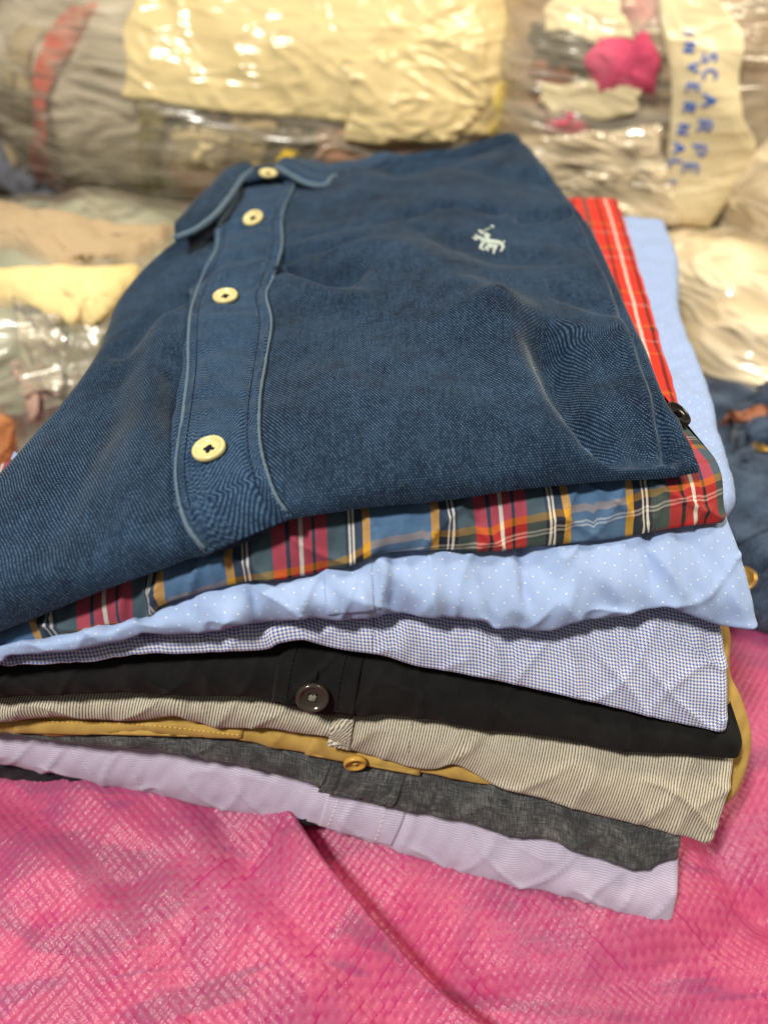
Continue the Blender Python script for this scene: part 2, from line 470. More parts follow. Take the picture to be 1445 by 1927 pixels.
def solid(name, c, rough=.6, spec=.3, var=.0, scale=400.0, **kw):
    m = Mat(name)
    if var:
        f, _ = m.noise(m.geo_obj(), scale, 3.0)
        col = m.mix(m.math('MULTIPLY', f, var), c, (c[0] * .35, c[1] * .35, c[2] * .35, 1))
    else: col = c
    return m.done(m.pbsdf(col, rough, spec, **kw))
BTN_CREAM = solid('cream_horn_button', lin(214, 200, 144), .22, .5, .12, 300., **{'Subsurface Weight': .0})
BTN_BLACK = solid('smoked_button', lin(58, 52, 46), .18, .6, .5, 250.)
BTN_DARK = solid('black_button', lin(20, 17, 15), .2, .6)
BTN_OCHRE = solid('ochre_button', lin(182, 142, 62), .35, .4)
TH_NAVY = solid('navy_thread', lin(22, 28, 48), .9, .1)
TH_GREY = solid('grey_thread', lin(120, 118, 112), .9, .1)
TH_YELL = solid('yellow_thread', lin(206, 188, 110), .9, .1)
TH_WHITE = solid('white_thread', lin(222, 214, 214), .9, .1)
TH_BLACK = solid('black_thread', lin(8, 8, 8), .9, .1)
TH_OCHRE = solid('ochre_thread', lin(214, 180, 96), .9, .1)
TH_STRIPE = solid('dull_thread', lin(150, 142, 134), .9, .1)
LOGO = solid('pale_embroidery', lin(190, 202, 196), .8, .2, .4, 900.)
HOLE = solid('hole_dark', lin(10, 9, 9), .9, .05)
BRASS = solid('brass', lin(214, 170, 90), .3, .5, Metallic=.8)
LEATHER = solid('tan_label', lin(160, 104, 78), .6, .3, .4, 120.)
INK = solid('blue_marker_ink', lin(60, 106, 196), .5, .3)

def mat_denim(name, c1, c2):
    m = Mat(name); u, v = m.uv()
    tw = m.math('SINE', m.math('MULTIPLY', m.math('ADD', u, m.math('MULTIPLY', v, 1.6)), 2 * math.pi / 1.0))
    f, _ = m.noise(m.uvs, .05, 4.0, .6); g, _ = m.noise(m.uvs, .8, 3.0)
    k = m.math('ADD', m.math('MULTIPLY', f, .8), m.math('ADD', m.math('MULTIPLY', g, .4), m.math('MULTIPLY', tw, .06)))
    return m.done(m.pbsdf(m.mix(m.mapr(k, .4, .85), c1, c2), .9, .12, m.bump(tw, .0001, .4), .1))
DENIM = mat_denim('dark_denim', lin(28, 36, 54), lin(80, 98, 122))

def mat_cloth_cam(name, c1, c2, c3=None):
    """Bundled cloth: two or three dye colours in soft blotches with fold relief."""
    m = Mat(name); co = m.geo_obj()
    f, _ = m.noise(co, 14.0, 3.0, .5, .6)
    fine, _ = m.noise(co, 60.0, 4.0, .6, 1.2)
    st = [(.25, c1), (.52, c2)] if c3 is None else [(.25, c1), (.5, c2), (.72, c3)]
    col = m.ramp(f, st)
    return m.done(m.pbsdf(col, .9, .12, m.bump(fine, .002, .35)))

def wrinkle(m, scale):
    """Long creases of pulled plastic: ridged, stretched noise at two sizes."""
    co = m.geo_obj()
    mp = m.n('ShaderNodeMapping'); m.put(mp.inputs[0], co); mp.inputs['Rotation'].default_value = (.3, .5, .4); mp.inputs['Scale'].default_value = (1.0, 1.0, 3.6)
    w, _ = m.noise(mp.outputs[0], scale, 2.0, .5, 1.6)
    mp2 = m.n('ShaderNodeMapping'); m.put(mp2.inputs[0], co); mp2.inputs['Rotation'].default_value = (.2, -.9, .2); mp2.inputs['Scale'].default_value = (1.0, 1.0, 4.0)
    w2, _ = m.noise(mp2.outputs[0], scale * 1.7, 2.0, .5, 1.0)
    r = lambda q: m.math('POWER', m.math('SUBTRACT', 1.0, m.math('MULTIPLY', m.math('ABSOLUTE', m.math('SUBTRACT', q, .5)), 2.0)), 5.0)
    return m.math('ADD', r(w), m.math('MULTIPLY', r(w2), .6)), w, w2
def mat_film(name, haze, tint, rough=.22, scale=5.0, opac=.02):
    """Clear wrinkled packing film: mostly see-through, a little milky, glossy."""
    m = Mat(name); h, w, w2 = wrinkle(m, scale)
    nb = m.bump(h, .0030, 1.0)
    tr = m.n('ShaderNodeBsdfTransparent'); tr.inputs[0].default_value = (.98, .97, .94, 1)
    gl = m.n('ShaderNodeBsdfGlossy'); gl.inputs['Roughness'].default_value = rough; gl.inputs[0].default_value = (1, 1, 1, 1); m.nt.links.new(nb, gl.inputs['Normal'])
    df = m.n('ShaderNodeBsdfDiffuse'); df.inputs[0].default_value = tint; m.nt.links.new(nb, df.inputs['Normal'])
    fr = m.n('ShaderNodeFresnel'); fr.inputs[0].default_value = 1.45; m.nt.links.new(nb, fr.inputs['Normal'])
    hz = m.mapr(h, .3, 1.5, haze * .6, min(1, haze * 1.8))
    a = m.mixsh(hz, tr.outputs[0], df.outputs[0])
    return m.done(m.mixsh(m.math('MULTIPLY', m.math('ADD', fr.outputs[0], opac), .75), a, gl.outputs[0]))
FILM = mat_film('clear_film', .17, lin(246, 236, 212))
FILM_MILKY = mat_film('milky_film', .62, lin(250, 232, 198), .16, 6.0, .04)

def mat_tape(name, c, opac, rough=.2, scale=4.5):
    m = Mat(name); co = m.geo_obj(); h, w, w2 = wrinkle(m, scale)
    nb = m.bump(h, .0014, 1.0)
    f, _ = m.noise(co, 9.0, 3.0)
    col = m.mix(f, c, (c[0] * .78, c[1] * .74, c[2] * .66, 1))
    p = m.pbsdf(col, rough, .55, nb)
    if opac < 1:
        tr = m.n('ShaderNodeBsdfTransparent'); tr.inputs[0].default_value = (1, .97, .9, 1)
        return m.done(m.mixsh(opac, tr.outputs[0], p))
    return m.done(p)
TAPE = mat_tape('cream_packing_tape', lin(240, 222, 172), .88)
TAPE_W = mat_tape('white_packing_tape', lin(244, 230, 192), .95, .25)

def mat_sack():
    """Pink woven polypropylene: translucent glossy flat tapes (their relief is in the mesh)."""
    m = Mat('pink_woven_sack'); u, v = m.uv()
    at = m.n('ShaderNodeAttribute', attribute_name='tint'); t = at.outputs['Fac']
    big, _ = m.noise(m.uvs, .012, 3.0)
    c = m.mix(m.mapr(t, 0, 1, sm=False), lin(178, 40, 114), lin(225, 132, 174))
    c = m.mix(m.mapr(big, .35, .7, 0, .5), c, lin(214, 100, 154))
    sc, _ = m.noise(m.uvs, 1.4, 2.0)
    nb = m.bump(sc, .0004, .5)
    p = m.pbsdf(c, m.mapr(sc, .3, .7, .24, .42), .55, nb)
    tl = m.n('ShaderNodeBsdfTranslucent'); m.put(tl.inputs[0], c)
    tr = m.n('ShaderNodeBsdfTransparent'); m.put(tr.inputs[0], m.mix(.4, c, lin(255, 190, 215)))
    a = m.mixsh(.12, p, tl.outputs[0])
    return m.done(m.mixsh(m.mapr(t, 0, 1, .26, .58, False), a, tr.outputs[0]))
SACK = mat_sack()
def mat_contents():
    m = Mat('bundled_garments'); u, v = m.uv()
    n, nc = m.noise(m.uvs, .02, 3.0)
    a, _ = m.noise(m.comb(m.math('MULTIPLY', u, .017), m.math('MULTIPLY', v, .013)), 1.0, 3.0, .55, .8)
    b, _ = m.noise(m.comb(m.math('MULTIPLY', u, .010), m.math('MULTIPLY', v, .032), 7.0), 1.0, 3.0, .5, 1.2)
    col = m.ramp(a, [(.32, lin(120, 100, 140)), (.44, lin(200, 160, 186)), (.50, lin(240, 196, 192)), (.60, lin(236, 186, 186)), (.70, lin(110, 90, 118))])
    col = m.mix(m.mapr(b, .56, .64), col, lin(52, 44, 66))
    col = m.mix(m.mapr(b, .40, .34), col, lin(90, 84, 150))
    return m.done(m.pbsdf(col, .9, .1))
CONTENTS = mat_contents()
FLOOR = plain('floor_cloth', lin(70, 60, 50), lin(110, 96, 80), .01)

# ------------------------------------------------------------------ floor
mesh('floor', [(-2500, -900, -ZO), (2500, -900, -ZO), (2500, 3200, -ZO), (-2500, 3200, -ZO)], [(0, 1, 2, 3)], FLOOR, None, [(-2500, -900), (2500, -900), (2500, 3200), (-2500, 3200)])['kind'] = 'structure'

# ------------------------------------------------------------------ pink sack under the stack
def sack_height(X, Y):
    z = -286.5 + .02 * (Y - 130) - .10 * np.clip(X, 0, 150) - .015 * np.clip(X, -170, 0)
    z = z - 38 * sstep(110, -10, Y)                                          # falls off to the viewer
    z = z - 26 * sstep(330, 520, Y) - 30 * sstep(210, 330, X) * sstep(420, 200, Y)
    z = z + 16 * np.exp(-(((X - 175) / 70) ** 2 + ((Y - 215) / 60) ** 2))
    z = z + (5 + 4 * sstep(130, 60, Y)) * fbm(X / 95 + 3, Y / 95, 3, 2)
    rot = math.radians(-52); a = X * math.cos(rot) - Y * math.sin(rot); b = X * math.sin(rot) + Y * math.cos(rot)
    z = z + 5.0 * pn(a / 150 + 2, b / 48, 9) * sstep(170, 90, Y) + 1.1 * ridged(a / 120, b / 30 + 7, 12)
    def pl(px): return [on_plane(p[0], p[1], -310) for p in px]
    v1 = -seg_signed(X, Y, pl([(520, 1500), (560, 1580), (625, 1680), (705, 1780), (810, 1870), (960, 1985), (1100, 2080)]))
    # a big fold: the cloth on its left laps over, the right side drops into a gully
    z = z + 15 * sstep(-2.0, 4.5, v1) * np.exp(-np.clip(v1, 0, 400) / 34) - 7 * np.exp(-(np.clip(-v1, 0, 99) / 16.0) ** 2) * (v1 < 2)
    v6 = -seg_signed(X, Y, pl([(300, 1500), (390, 1600), (470, 1720), (560, 1830), (700, 1960)]))
    z = z + 8 * sstep(-7, 7, v6) * np.exp(-np.clip(v6, 0, 400) / 30)
    v7 = -seg_signed(X, Y, pl([(1000, 1640), (1120, 1740), (1280, 1830), (1500, 1930)]))
    z = z - 7 * sstep(-8, 8, v7) * np.exp(-np.clip(v7, 0, 400) / 40) * sstep(125, 100, Y)
    v8 = -seg_signed(X, Y, pl([(-40, 1560), (120, 1640), (260, 1760), (360, 1940)]))
    z = z + 7 * sstep(-9, 9, v8) * np.exp(-np.clip(v8, 0, 400) / 30)
    r2 = seg_dist(X, Y, pl([(40, 1480), (200, 1570), (330, 1680), (380, 1800)]))
    z = z + 4 * np.exp(-(r2 / 10.0) ** 2)
    v2 = seg_dist(X, Y, pl([(0, 1930), (110, 1780), (330, 1700), (520, 1660)]))
    z = z - 2.5 * np.exp(-(v2 / 7.0) ** 2)
    v3 = seg_dist(X, Y, pl([(1290, 1560), (1345, 1640), (1400, 1700), (1470, 1740)]))
    z = z - 6 * np.exp(-(v3 / 8.0) ** 2)
    v4 = seg_dist(X, Y, pl([(900, 1900), (1100, 1880), (1300, 1800), (1460, 1720)]))
    z = z - 3.5 * np.exp(-(v4 / 7.0) ** 2)
    v5 = seg_dist(X, Y, pl([(800, 1680), (1000, 1790), (1220, 1860)]))
    z = z - 2.0 * np.exp(-(v5 / 6.0) ** 2)
    return z
def build_sack():
    t = thing('woven_sack', 'pink woven plastic sack stuffed with clothes under the shirt stack', 'sack', (20, 180, -ZO))
    cell = 2.65; k = 4; rot = math.radians(50)
    x0, x1, y0, y1 = -230., 290., 10., 330.
    # grid in the rotated tape frame, cropped to the rectangle that shows
    c, s = math.cos(rot), math.sin(rot)
    cx, cy = (x0 + x1) / 2, (y0 + y1) / 2
    W = 320.; Hh = 290.
    na = int(2 * W / cell); nb = int(2 * Hh / cell)
    a = (np.arange(na * k + 1) / k); b = (np.arange(nb * k + 1) / k)
    A, B = np.meshgrid(a, b)
    X = cx + (A * cell - W) * c - (B * cell - Hh) * s; Y = cy + (A * cell - W) * s + (B * cell - Hh) * c
    wob = .12 * pn(X / 9, Y / 9, 21)
    A2 = A + wob * .5; B2 = B + .06 * pn(X / 9 + 40, Y / 9, 22)
    ia = np.floor(A2).astype(int); ib = np.floor(B2).astype(int)
    fa = A2 - ia - .5; fb = B2 - ib - .5
    par = (ia + ib) % 2
    hsh = np.random.RandomState(5).rand(700, 700)
    r1 = hsh[ia % 700, ib % 700]; r2 = hsh[(ia * 7 + 3) % 700, (ib * 5 + 11) % 700]
    acr = np.where(par == 0, fa, fb); alo = np.where(par == 0, fb, fa)
    h = .50 * (1 - np.abs(2 * acr) ** 4) * (1 - .75 * np.abs(2 * alo) ** 2)
    h = h + (r1 - .5) * acr * .36 + (r2 - .5) * alo * .36
    Z = sack_height(X, Y) + h
    inside = (X > x0) & (X < x1) & (Y > y0) & (Y < y1)
    V = np.stack([X, Y, Z], -1)
    F = grid_faces(V.shape[0], V.shape[1])
    keep = inside.ravel()[F].all(1); F = F[keep]
    used = np.zeros(V.shape[0] * V.shape[1], bool); used[F.ravel()] = True
    rem = np.cumsum(used) - 1
    tapea = np.random.RandomState(8).rand(900); tapeb = np.random.RandomState(9).rand(900)
    tint = np.where(par == 0, tapea[ia % 900], tapeb[ib % 900])
    tint = np.clip(.45 + .25 * tint + np.where(par == 0, .2, -.18) + (r1 - .5) * .2, 0, 1)
    gl_ = ((tapea[ia % 900] < .13) & (np.abs(fa) > .3)) | ((tapeb[ib % 900] < .13) & (np.abs(fb) > .3))
    tint = np.where(gl_, 0.0, tint)
    o = mesh('sack_skin', V.reshape(-1, 3)[used], rem[F], SACK, t, np.stack([A * cell, B * cell], -1).reshape(-1, 2)[used], True, {'tint': tint.ravel()[used]})
    # the rest of the sack, outside the picture or hidden: plain skin reaching the floor
    gx = np.linspace(-300, 340, 90); gy = np.linspace(-60, 470, 80)
    GX, GY = np.meshgrid(gx, gy)
    e = np.minimum(np.minimum(GX + 300, 340 - GX), np.minimum(GY + 60, 470 - GY)); kk = np.clip(e / 60, 0, 1)
    dz = (1 - np.sqrt(np.clip(1 - (1 - kk) ** 2, 0, 1))) * 130
    GZ = sack_height(GX, GY) - 9.0 - dz
    mesh('garment_bundle', np.stack([GX, GY, GZ], -1), grid_faces(80, 90), CONTENTS, t, np.stack([GX, GY], -1))
    return t
SACK_T = build_sack()

# ------------------------------------------------------------------ folded shirts
def interp_line(line, n, x0, x1):
    L = np.array(sorted(line)); x = np.linspace(x0, x1, n)
    # smooth by monotone-ish catmull on dense samples
    C = catmull(line, 600); C = C[np.argsort(C[:, 0])]
    return np.stack([x, np.interp(x, C[:, 0], C[:, 1])], 1)

def layer(name, top, bot, mat, parent, off=0.0, tuck=5.0, bulge=2.5, roll=2.2, fan=0.08, depth=280., wr=None, raise_px=12, nu=230, nf=36, xr_top=None, xr_bot=None, uv_shift=None, uv_u0=None, seed=0, foldk=1.0):
    """One folded shirt body: rounded front fold, underside, back and right side; returns object, bvh and uv frame."""
    xl = -150
    xr_bot = xr_bot or max(p[0] for p in bot); xr_top = xr_top or max(p[0] for p in top)
    Bp = interp_line(bot, nu, xl, xr_bot); Tp = interp_line(top, nu, xl, xr_top)
    PB = np.array([front(x, y, off) for x, y in Bp]); PT = np.array([front(x, y - raise_px, off + tuck) for x, y in Tp])
    dd = np.array([math.sin(fan), math.cos(fan), 0.0]); up = np.array([0, 0, 1.0])
    ul = np.concatenate([[0], np.cumsum(np.linalg.norm(np.diff(PB, axis=0), axis=1))])
    vv = np.linspace(0, 1, nf)                                    # 0 top .. 1 bottom
    face = PT[:, None] * (1 - vv)[None, :, None] + PB[:, None] * vv[None, :, None]
    hgt = np.linalg.norm(PB - PT, axis=1)
    nrm = toward_cam(grid_normals(face), face)
    b = bulge * np.sin(np.pi * np.clip(vv, 0, 1)) ** .8
    disp = np.broadcast_to(b[None, :], face.shape[:2]).copy()
    U2 = np.broadcast_to(ul[:, None], disp.shape); V2 = (1 - vv)[None, :] * hgt[:, None]
    sx = np.sign(1); 
    w = .55 * fbm(U2 / 24, V2 / 30, seed + 1, 2) + .5 * pn((U2 + .5 * V2) / 9, V2 / 34, seed + 2) + .28 * pn((U2 - .4 * V2) / 4.5, V2 / 14, seed + 3)
    cre = np.maximum(0, ridged((U2 + .8 * V2) / 30 + seed, V2 / 40, seed + 4)) ** 6 + np.maximum(0, ridged((U2 - .5 * V2) / 24, V2 / 50 + 2, seed + 6)) ** 7
    disp += foldk * (1.25 * w + 1.0 * cre)
    if wr is not None: disp += wr(U2, V2, hgt[:, None])
    face = face + nrm * disp[..., None]
    ph = np.linspace(0, np.pi / 2, 7)[1:]
    last = face[:, -1]
    rl = [last + dd * roll * (1 - math.cos(p)) * 1.4 - up * roll * math.sin(p) * .8 for p in ph]
    lb = rl[-1]
    under = [lb + dd * (depth * q) for q in (.03, .12, .4, 1.0)]
    tb = face[:, 0]
    back = [under[-1] * .5 + (tb + dd * depth) * .5 + dd * 6, tb + dd * depth]
    topb = [tb + dd * (depth * q) for q in (.6, .2, .05, .015)]
    prof = np.concatenate([face, np.stack(rl + under + back + topb, 1)], 1)     # nu x np x 3
    npf = prof.shape[1]
    fw = np.zeros(npf); fw[:nf + 7] = 1; fw[nf + 6:nf + 12] = 0; fw[-3:] = (.5, .8, 1)
    # right side: turn the corner with a small radius, then run back
    right = np.array([math.cos(fan), -math.sin(fan), 0]); cols = [prof]
    endc = prof[-1]; r = 2.6; extra = []
    for p in np.linspace(0, np.pi / 2, 6)[1:]:
        extra.append(endc + right * r * math.sin(p) + (dd * r * (1 - math.cos(p)))[None] * fw[:, None])
    for q in (12., 50., 140., depth - 6):
        extra.append(extra[4] + (dd * q)[None] * fw[:, None] - (right * 6 * (q / depth))[None])
    prof = np.concatenate([prof] + [e[None] for e in extra], 0)
    nr = prof.shape[0]
    V = prof.reshape(-1, 3)
    F = []
    for i in range(nr - 1):
        for j in range(npf):
            k = (j + 1) % npf
            F.append((i * npf + j, i * npf + k, (i + 1) * npf + k, (i + 1) * npf + j))
    F.append(tuple(range(npf))[::-1]); F.append(tuple((nr - 1) * npf + j for j in range(npf)))
    uext = np.concatenate([ul, ul[-1] + np.cumsum(np.linalg.norm(np.diff(np.stack([endc[nf - 1]] + [e[nf - 1] for e in extra]), axis=0), axis=1))])
    dl = np.linalg.norm(np.diff(prof, axis=1), axis=-1); cv = np.concatenate([np.zeros((nr, 1)), np.cumsum(dl, 1)], 1)
    vuv = cv[:, nf - 1:nf] - cv                                   # 0 at lower fold, up positive
    if uv_shift is not None:
        pxs = np.concatenate([Bp[:, 0], np.full(len(extra), Bp[-1, 0])]); vuv = vuv + uv_shift(pxs)[:, None]
    if uv_u0 is not None: uext = uext - np.interp(uv_u0[0], Bp[:, 0], ul) + uv_u0[1]
    uv = np.stack([np.broadcast_to(uext[:, None], vuv.shape), vuv], -1)
    o = mesh(name, V, F, mat, parent, uv)
    fv = prof[:, :nf + 6]
    return o, bvh_of(fv, grid_faces(nr, nf + 6)), (PB, PT, ul)

E_polo = [(-150, 1256), (0, 1191), (75, 1161), (184, 1116), (309, 1071), (360, 1052), (398, 1045), (448, 1029), (498, 1004), (548, 979), (648, 962), (720, 953), (820, 945), (971, 923), (1121, 908), (1222, 903), (1272, 898), (1312, 890)]
E_plaid = [(-150, 1285), (0, 1233), (45, 1213), (100, 1196), (199, 1174), (262, 1170), (292, 1152), (319, 1131), (448, 1096), (548, 1084), (648, 1064), (698, 1044), (720, 1038), (820, 1033), (921, 1035), (996, 1028), (1071, 1020), (1146, 1013), (1222, 1000), (1297, 988), (1348, 983)]
E_dots = [(-150, 1275), (0, 1251), (35, 1241), (125, 1228), (199, 1214), (299, 1194), (399, 1184), (448, 1171), (498, 1169), (573, 1159), (648, 1162), (720, 1154), (820, 1156), (891, 1159), (921, 1174), (961, 1175), (1021, 1181), (1051, 1174), (1081, 1164), (1146, 1156), (1222, 1140), (1250, 1139), (1337, 1169), (1396, 1177)]
E_hound = [(-150, 1268), (0, 1256), (50, 1251), (174, 1243), (264, 1232), (399, 1226), (498, 1221), (528, 1209), (573, 1206), (648, 1222), (720, 1232), (785, 1252), (871, 1266), (971, 1287), (1071, 1309), (1172, 1334), (1272, 1359), (1350, 1374)]
E_black = [(-150, 1322), (0, 1311), (100, 1306), (249, 1301), (349, 1306), (448, 1306), (513, 1316), (598, 1341), (668, 1346), (720, 1344), (820, 1354), (921, 1374), (1021, 1382), (1081, 1394), (1172, 1412), (1272, 1417), (1374, 1426)]
E_grey = [(-150, 1364), (0, 1356), (100, 1348), (199, 1353), (274, 1353), (329, 1346), (364, 1356), (424, 1368), (498, 1368), (573, 1380), (618, 1386), (663, 1410), (720, 1427), (810, 1445), (850, 1436), (886, 1450), (931, 1475), (1021, 1501), (1121, 1531), (1222, 1556), (1325, 1584)]
E_khaki = [(-150, 1378), (25, 1379), (125, 1382), (249, 1373), (299, 1375), (374, 1385), (448, 1390), (523, 1407), (598, 1420), (648, 1432), (720, 1443), (795, 1453), (871, 1468), (931, 1479), (1000, 1486), (1120, 1512), (1322, 1560)]
E_cham = [(-150, 1370), (0, 1382), (75, 1390), (174, 1402), (274, 1407), (349, 1420), (424, 1435), (498, 1449), (588, 1474), (698, 1507), (720, 1516), (820, 1533), (896, 1551), (971, 1572), (1031, 1575), (1081, 1600), (1146, 1621), (1197, 1633), (1262, 1616)]
E_lav = [(-150, 1412), (0, 1435), (75, 1450), (149, 1462), (224, 1482), (299, 1494), (374, 1514), (448, 1527), (498, 1539), (538, 1552), (588, 1546), (648, 1569), (720, 1590), (820, 1626), (921, 1656), (1021, 1676), (1121, 1701), (1222, 1732), (1252, 1739)]
E_navy = [(-150, 1445), (0, 1469), (50, 1484), (100, 1487), (149, 1483), (189, 1489), (249, 1491), (330, 1495), (450, 1515), (555, 1550), (600, 1553), (640, 1556), (760, 1590), (1000, 1650), (1150, 1690)]
def lift(line, d): return [(x, y - d) for x, y in line]

def button(parent, c, n, mat, thread_mat, rad=5.2, tilt=None, holes=True, thick=2.4, spin=.4, hole_mat=HOLE):
    """Four-hole shirt button: rimmed disc turned on a lathe, its holes and its crossed thread."""
    n = np.asarray(n, float); n /= np.linalg.norm(n)
    if tilt is not None: n = n + np.asarray(tilt); n /= np.linalg.norm(n)
    a = np.cross(n, [0.2, 0, 1]); a /= np.linalg.norm(a); b = np.cross(n, a)
    prof = [(0, 0), (.82, 0), (.95, .22), (1, .5), (.99, .75), (.94, .96), (.86, 1.0), (.78, .95), (.71, .74), (.65, .62), (.45, .56), (.2, .54), (0, .54)]
    seg = 40; V = []; F = []
    for r, h in prof:
        for k in range(seg):
            t = 2 * math.pi * k / seg; V.append(c + (a * math.cos(t) + b * math.sin(t)) * r * rad + n * h * thick)
    for i in range(len(prof) - 1):
        for k in range(seg):
            q = (k + 1) % seg; F.append((i * seg + k, i * seg + q, (i + 1) * seg + q, (i + 1) * seg + k))
    o = mesh('button', V, F, mat, parent)
    hp = []
    d = .2 * rad
    for k in range(4):
        t = spin + k * math.pi / 2
        hp.append(c + (a * math.cos(t) + b * math.sin(t)) * d * 1.25 + n * thick * .57)
    parts = []
    for h in hp:
        ring = [h + (a * math.cos(2 * math.pi * q / 12) + b * math.sin(2 * math.pi * q / 12)) * rad * .11 + n * .03 for q in range(12)]
        low = [p - n * .5 for p in ring]
        parts.append((np.array(ring + low), [tuple(range(12))] + [(q, q + 12, (q + 1) % 12 + 12, (q + 1) % 12) for q in range(12)]))
    V, F = join(parts); mesh('thread_holes', V, F, hole_mat, o)
    parts = []
    for i, j in ((0, 2), (1, 3)):
        for s in (-.5, 0, .5):
            side = np.cross(n, hp[j] - hp[i]); side /= np.linalg.norm(side)
            pts = []
            for q in np.linspace(0, 1, 9):
                pts.append(hp[i] * (1 - q) + hp[j] * q + n * (.42 * math.sin(math.pi * q) + (.12 if i else 0)) * rad / 5 + side * s * .62 * rad / 5)
            parts.append(tube(pts, .27 * rad / 5, 6))
    V, F = join(parts); mesh('thread', V, F, thread_mat, o)
    return o

# ---- bottom of the pile upwards
STACK = 'folded shirts in the stack'
def shirt(label, base): return thing('folded_shirt', label, 'shirt', base, STACK)

t = shirt('black-navy folded shirt at the very bottom of the stack, showing at left', (0, 260, -300))
layer('body', lift(E_lav, 20), E_navy, NAVY, t, off=4, tuck=3, seed=70, foldk=1.2, fan=.12, bulge=3)

t_lav = shirt('pale lavender shirt with fine horizontal stripes, second from the bottom', (0, 260, -290))
def wr_lav(U, V, H):
    return .0
o, BV_LAV, _ = layer('body', E_cham, E_lav, LAVENDER, t_lav, off=2, tuck=6, seed=60, bulge=3.0, xr_top=1263, xr_bot=1252, fan=.15, foldk=1.0)
PL = patch('placket', BV_LAV, [(618, 1478), (608, 1520), (598, 1553)], [(772, 1505), (757, 1550), (738, 1592)], 30, 40, .9, LAVENDER, t_lav, edge=1.0)
stitches('stitching', PL[1], [(640, 1490), (628, 1530), (615, 1558)], TH_WHITE, t_lav)
stitches('stitching', PL[1], [(728, 1508), (718, 1550), (705, 1584)], TH_WHITE, t_lav)

t_ch = shirt('charcoal grey chambray shirt with mottled weave and a seamed placket', (0, 260, -275))
o, BV_CH, _ = layer('body', E_khaki, E_cham, CHAMBRAY, t_ch, off=0, tuck=5, seed=50, bulge=2.5, xr_top=1266, fan=.12, foldk=1.3)
PL = patch('placket', BV_CH, [(622, 1432), (614, 1455), (598, 1490)], [(768, 1452), (757, 1480), (742, 1518)], 24, 46, 1.0, CHAMBRAY, t_ch, edge=.9, profile=lambda s, q, a, b: -.9 * (np.exp(-((s - .2) / .018) ** 2) + np.exp(-((s - .70) / .015) ** 2) + np.exp(-((s - .88) / .015) ** 2)))
pe = [cast(BV_CH, *p) for p in catmull([(621, 1434), (612, 1458), (596, 1488), (590, 1484)], 14)]
V, F = tube([h + n * .9 for h, n in pe if h is not None], .7, 8); mesh('placket_edge', V, F, CHAMBRAY, t_ch, V[:, :2])

t_kh = shirt('mustard ochre twill shirt with a matching button, below the grey striped shirt', (0, 260, -262))
o, BV_KH, _ = layer('body', E_grey, E_khaki, KHAKI, t_kh, off=1, tuck=4, seed=40, bulge=2.0, fan=.16, foldk=.8)
PL = patch('placket', BV_KH, [(586, 1386), (580, 1400), (573, 1420)], [(800, 1430), (795, 1440), (790, 1460)], 14, 40, .7, KHAKI, t_kh, edge=.6)
PK = patch('pocket_flap', BV_KH, [(26, 1352), (25, 1364), (25, 1378)], [(462, 1362), (460, 1374), (458, 1389)], 12, 60, .8, KHAKI, t_kh, edge=.7)
stitches('stitching', PK[1], [(80, 1358), (200, 1360), (300, 1366), (380, 1375), (452, 1383)], TH_OCHRE, t_kh, 1.7, .75)
h, n = cast(BV_KH, 668, 1417)
button(t_kh, h + n * .5 + np.array([0, -2.0, -1.0]), np.array([0.08, -.95, -.06]), BTN_OCHRE, TH_OCHRE, 4.2, hole_mat=BTN_OCHRE)

t_gr = shirt('beige and grey finely pinstriped shirt under the black shirt', (0, 260, -250))
o, BV_GR, _ = layer('body', E_black, E_grey, GREYSTRIPE, t_gr, off=-1, tuck=6, seed=30, bulge=3.5, xr_top=1368, xr_bot=1326, fan=.12, foldk=1.0)
PL = patch('placket', BV_GR, [(627, 1340), (622, 1370), (616, 1404)], [(668, 1344), (664, 1376), (659, 1413)], 22, 22, 1.0, GREYSTRIPE_BIAS, t_gr, edge=.9, uvrot=math.radians(-38), lift=.1)
stitches('stitching', BV_GR, [(777, 1345), (772, 1390), (766, 1432)], TH_STRIPE, t_gr, 2.0, .7, .14)
stitches('stitching', PL[1], [(658, 1350), (654, 1380), (648, 1408)], TH_STRIPE, t_gr, 1.8, .7, .12)

t_bk = shirt('plain black shirt with a dark four-hole button on its placket', (0, 260, -235))
o, BV_BK, _ = layer('body', E_hound, E_black, BLACK, t_bk, off=-3, tuck=6, seed=20, bulge=3.5, xr_top=1366, xr_bot=1377, fan=.10, foldk=1.0)
PL = patch('placket', BV_BK, [(536, 1208), (520, 1255), (512, 1318)], [(688, 1230), (676, 1285), (667, 1344)], 40, 50, 1.1, BLACK, t_bk, edge=.9)
for ln in ([(562, 1212), (550, 1255), (540, 1318)], [(654, 1226), (640, 1290), (634, 1338)]):
    stitches('stitching', PL[1], ln, TH_BLACK, t_bk, 1.7, .72, .13)
h, n = cast(PL[1], 588, 1307)
button(t_bk, h + n * .4, n, BTN_BLACK, TH_GREY, 5.5, tilt=(0, -.1, .12), spin=.75)
hh = [cast(PL[1], 597 - .5 * k, 1262 + 1.6 * k) for k in range(10)]
V, F = tube([p + q * .1 for p, q in hh], .5, 6); mesh('buttonhole', V, F, BLACK, t_bk, V[:, :2])

t_ho = shirt('small blue and white houndstooth shirt between the dotted and black shirts', (0, 260, -215))
o, BV_HO, _ = layer('body', E_dots, E_hound, HOUND, t_ho, off=-5, tuck=8, seed=80, bulge=3.0, xr_top=1338, xr_bot=1352, fan=.08, foldk=1.0, nf=50)
stitches('stitching', BV_HO, [(703, 1160), (702, 1195), (700, 1226)], TH_NAVY, t_ho, 2.0, .8, .12, .02)

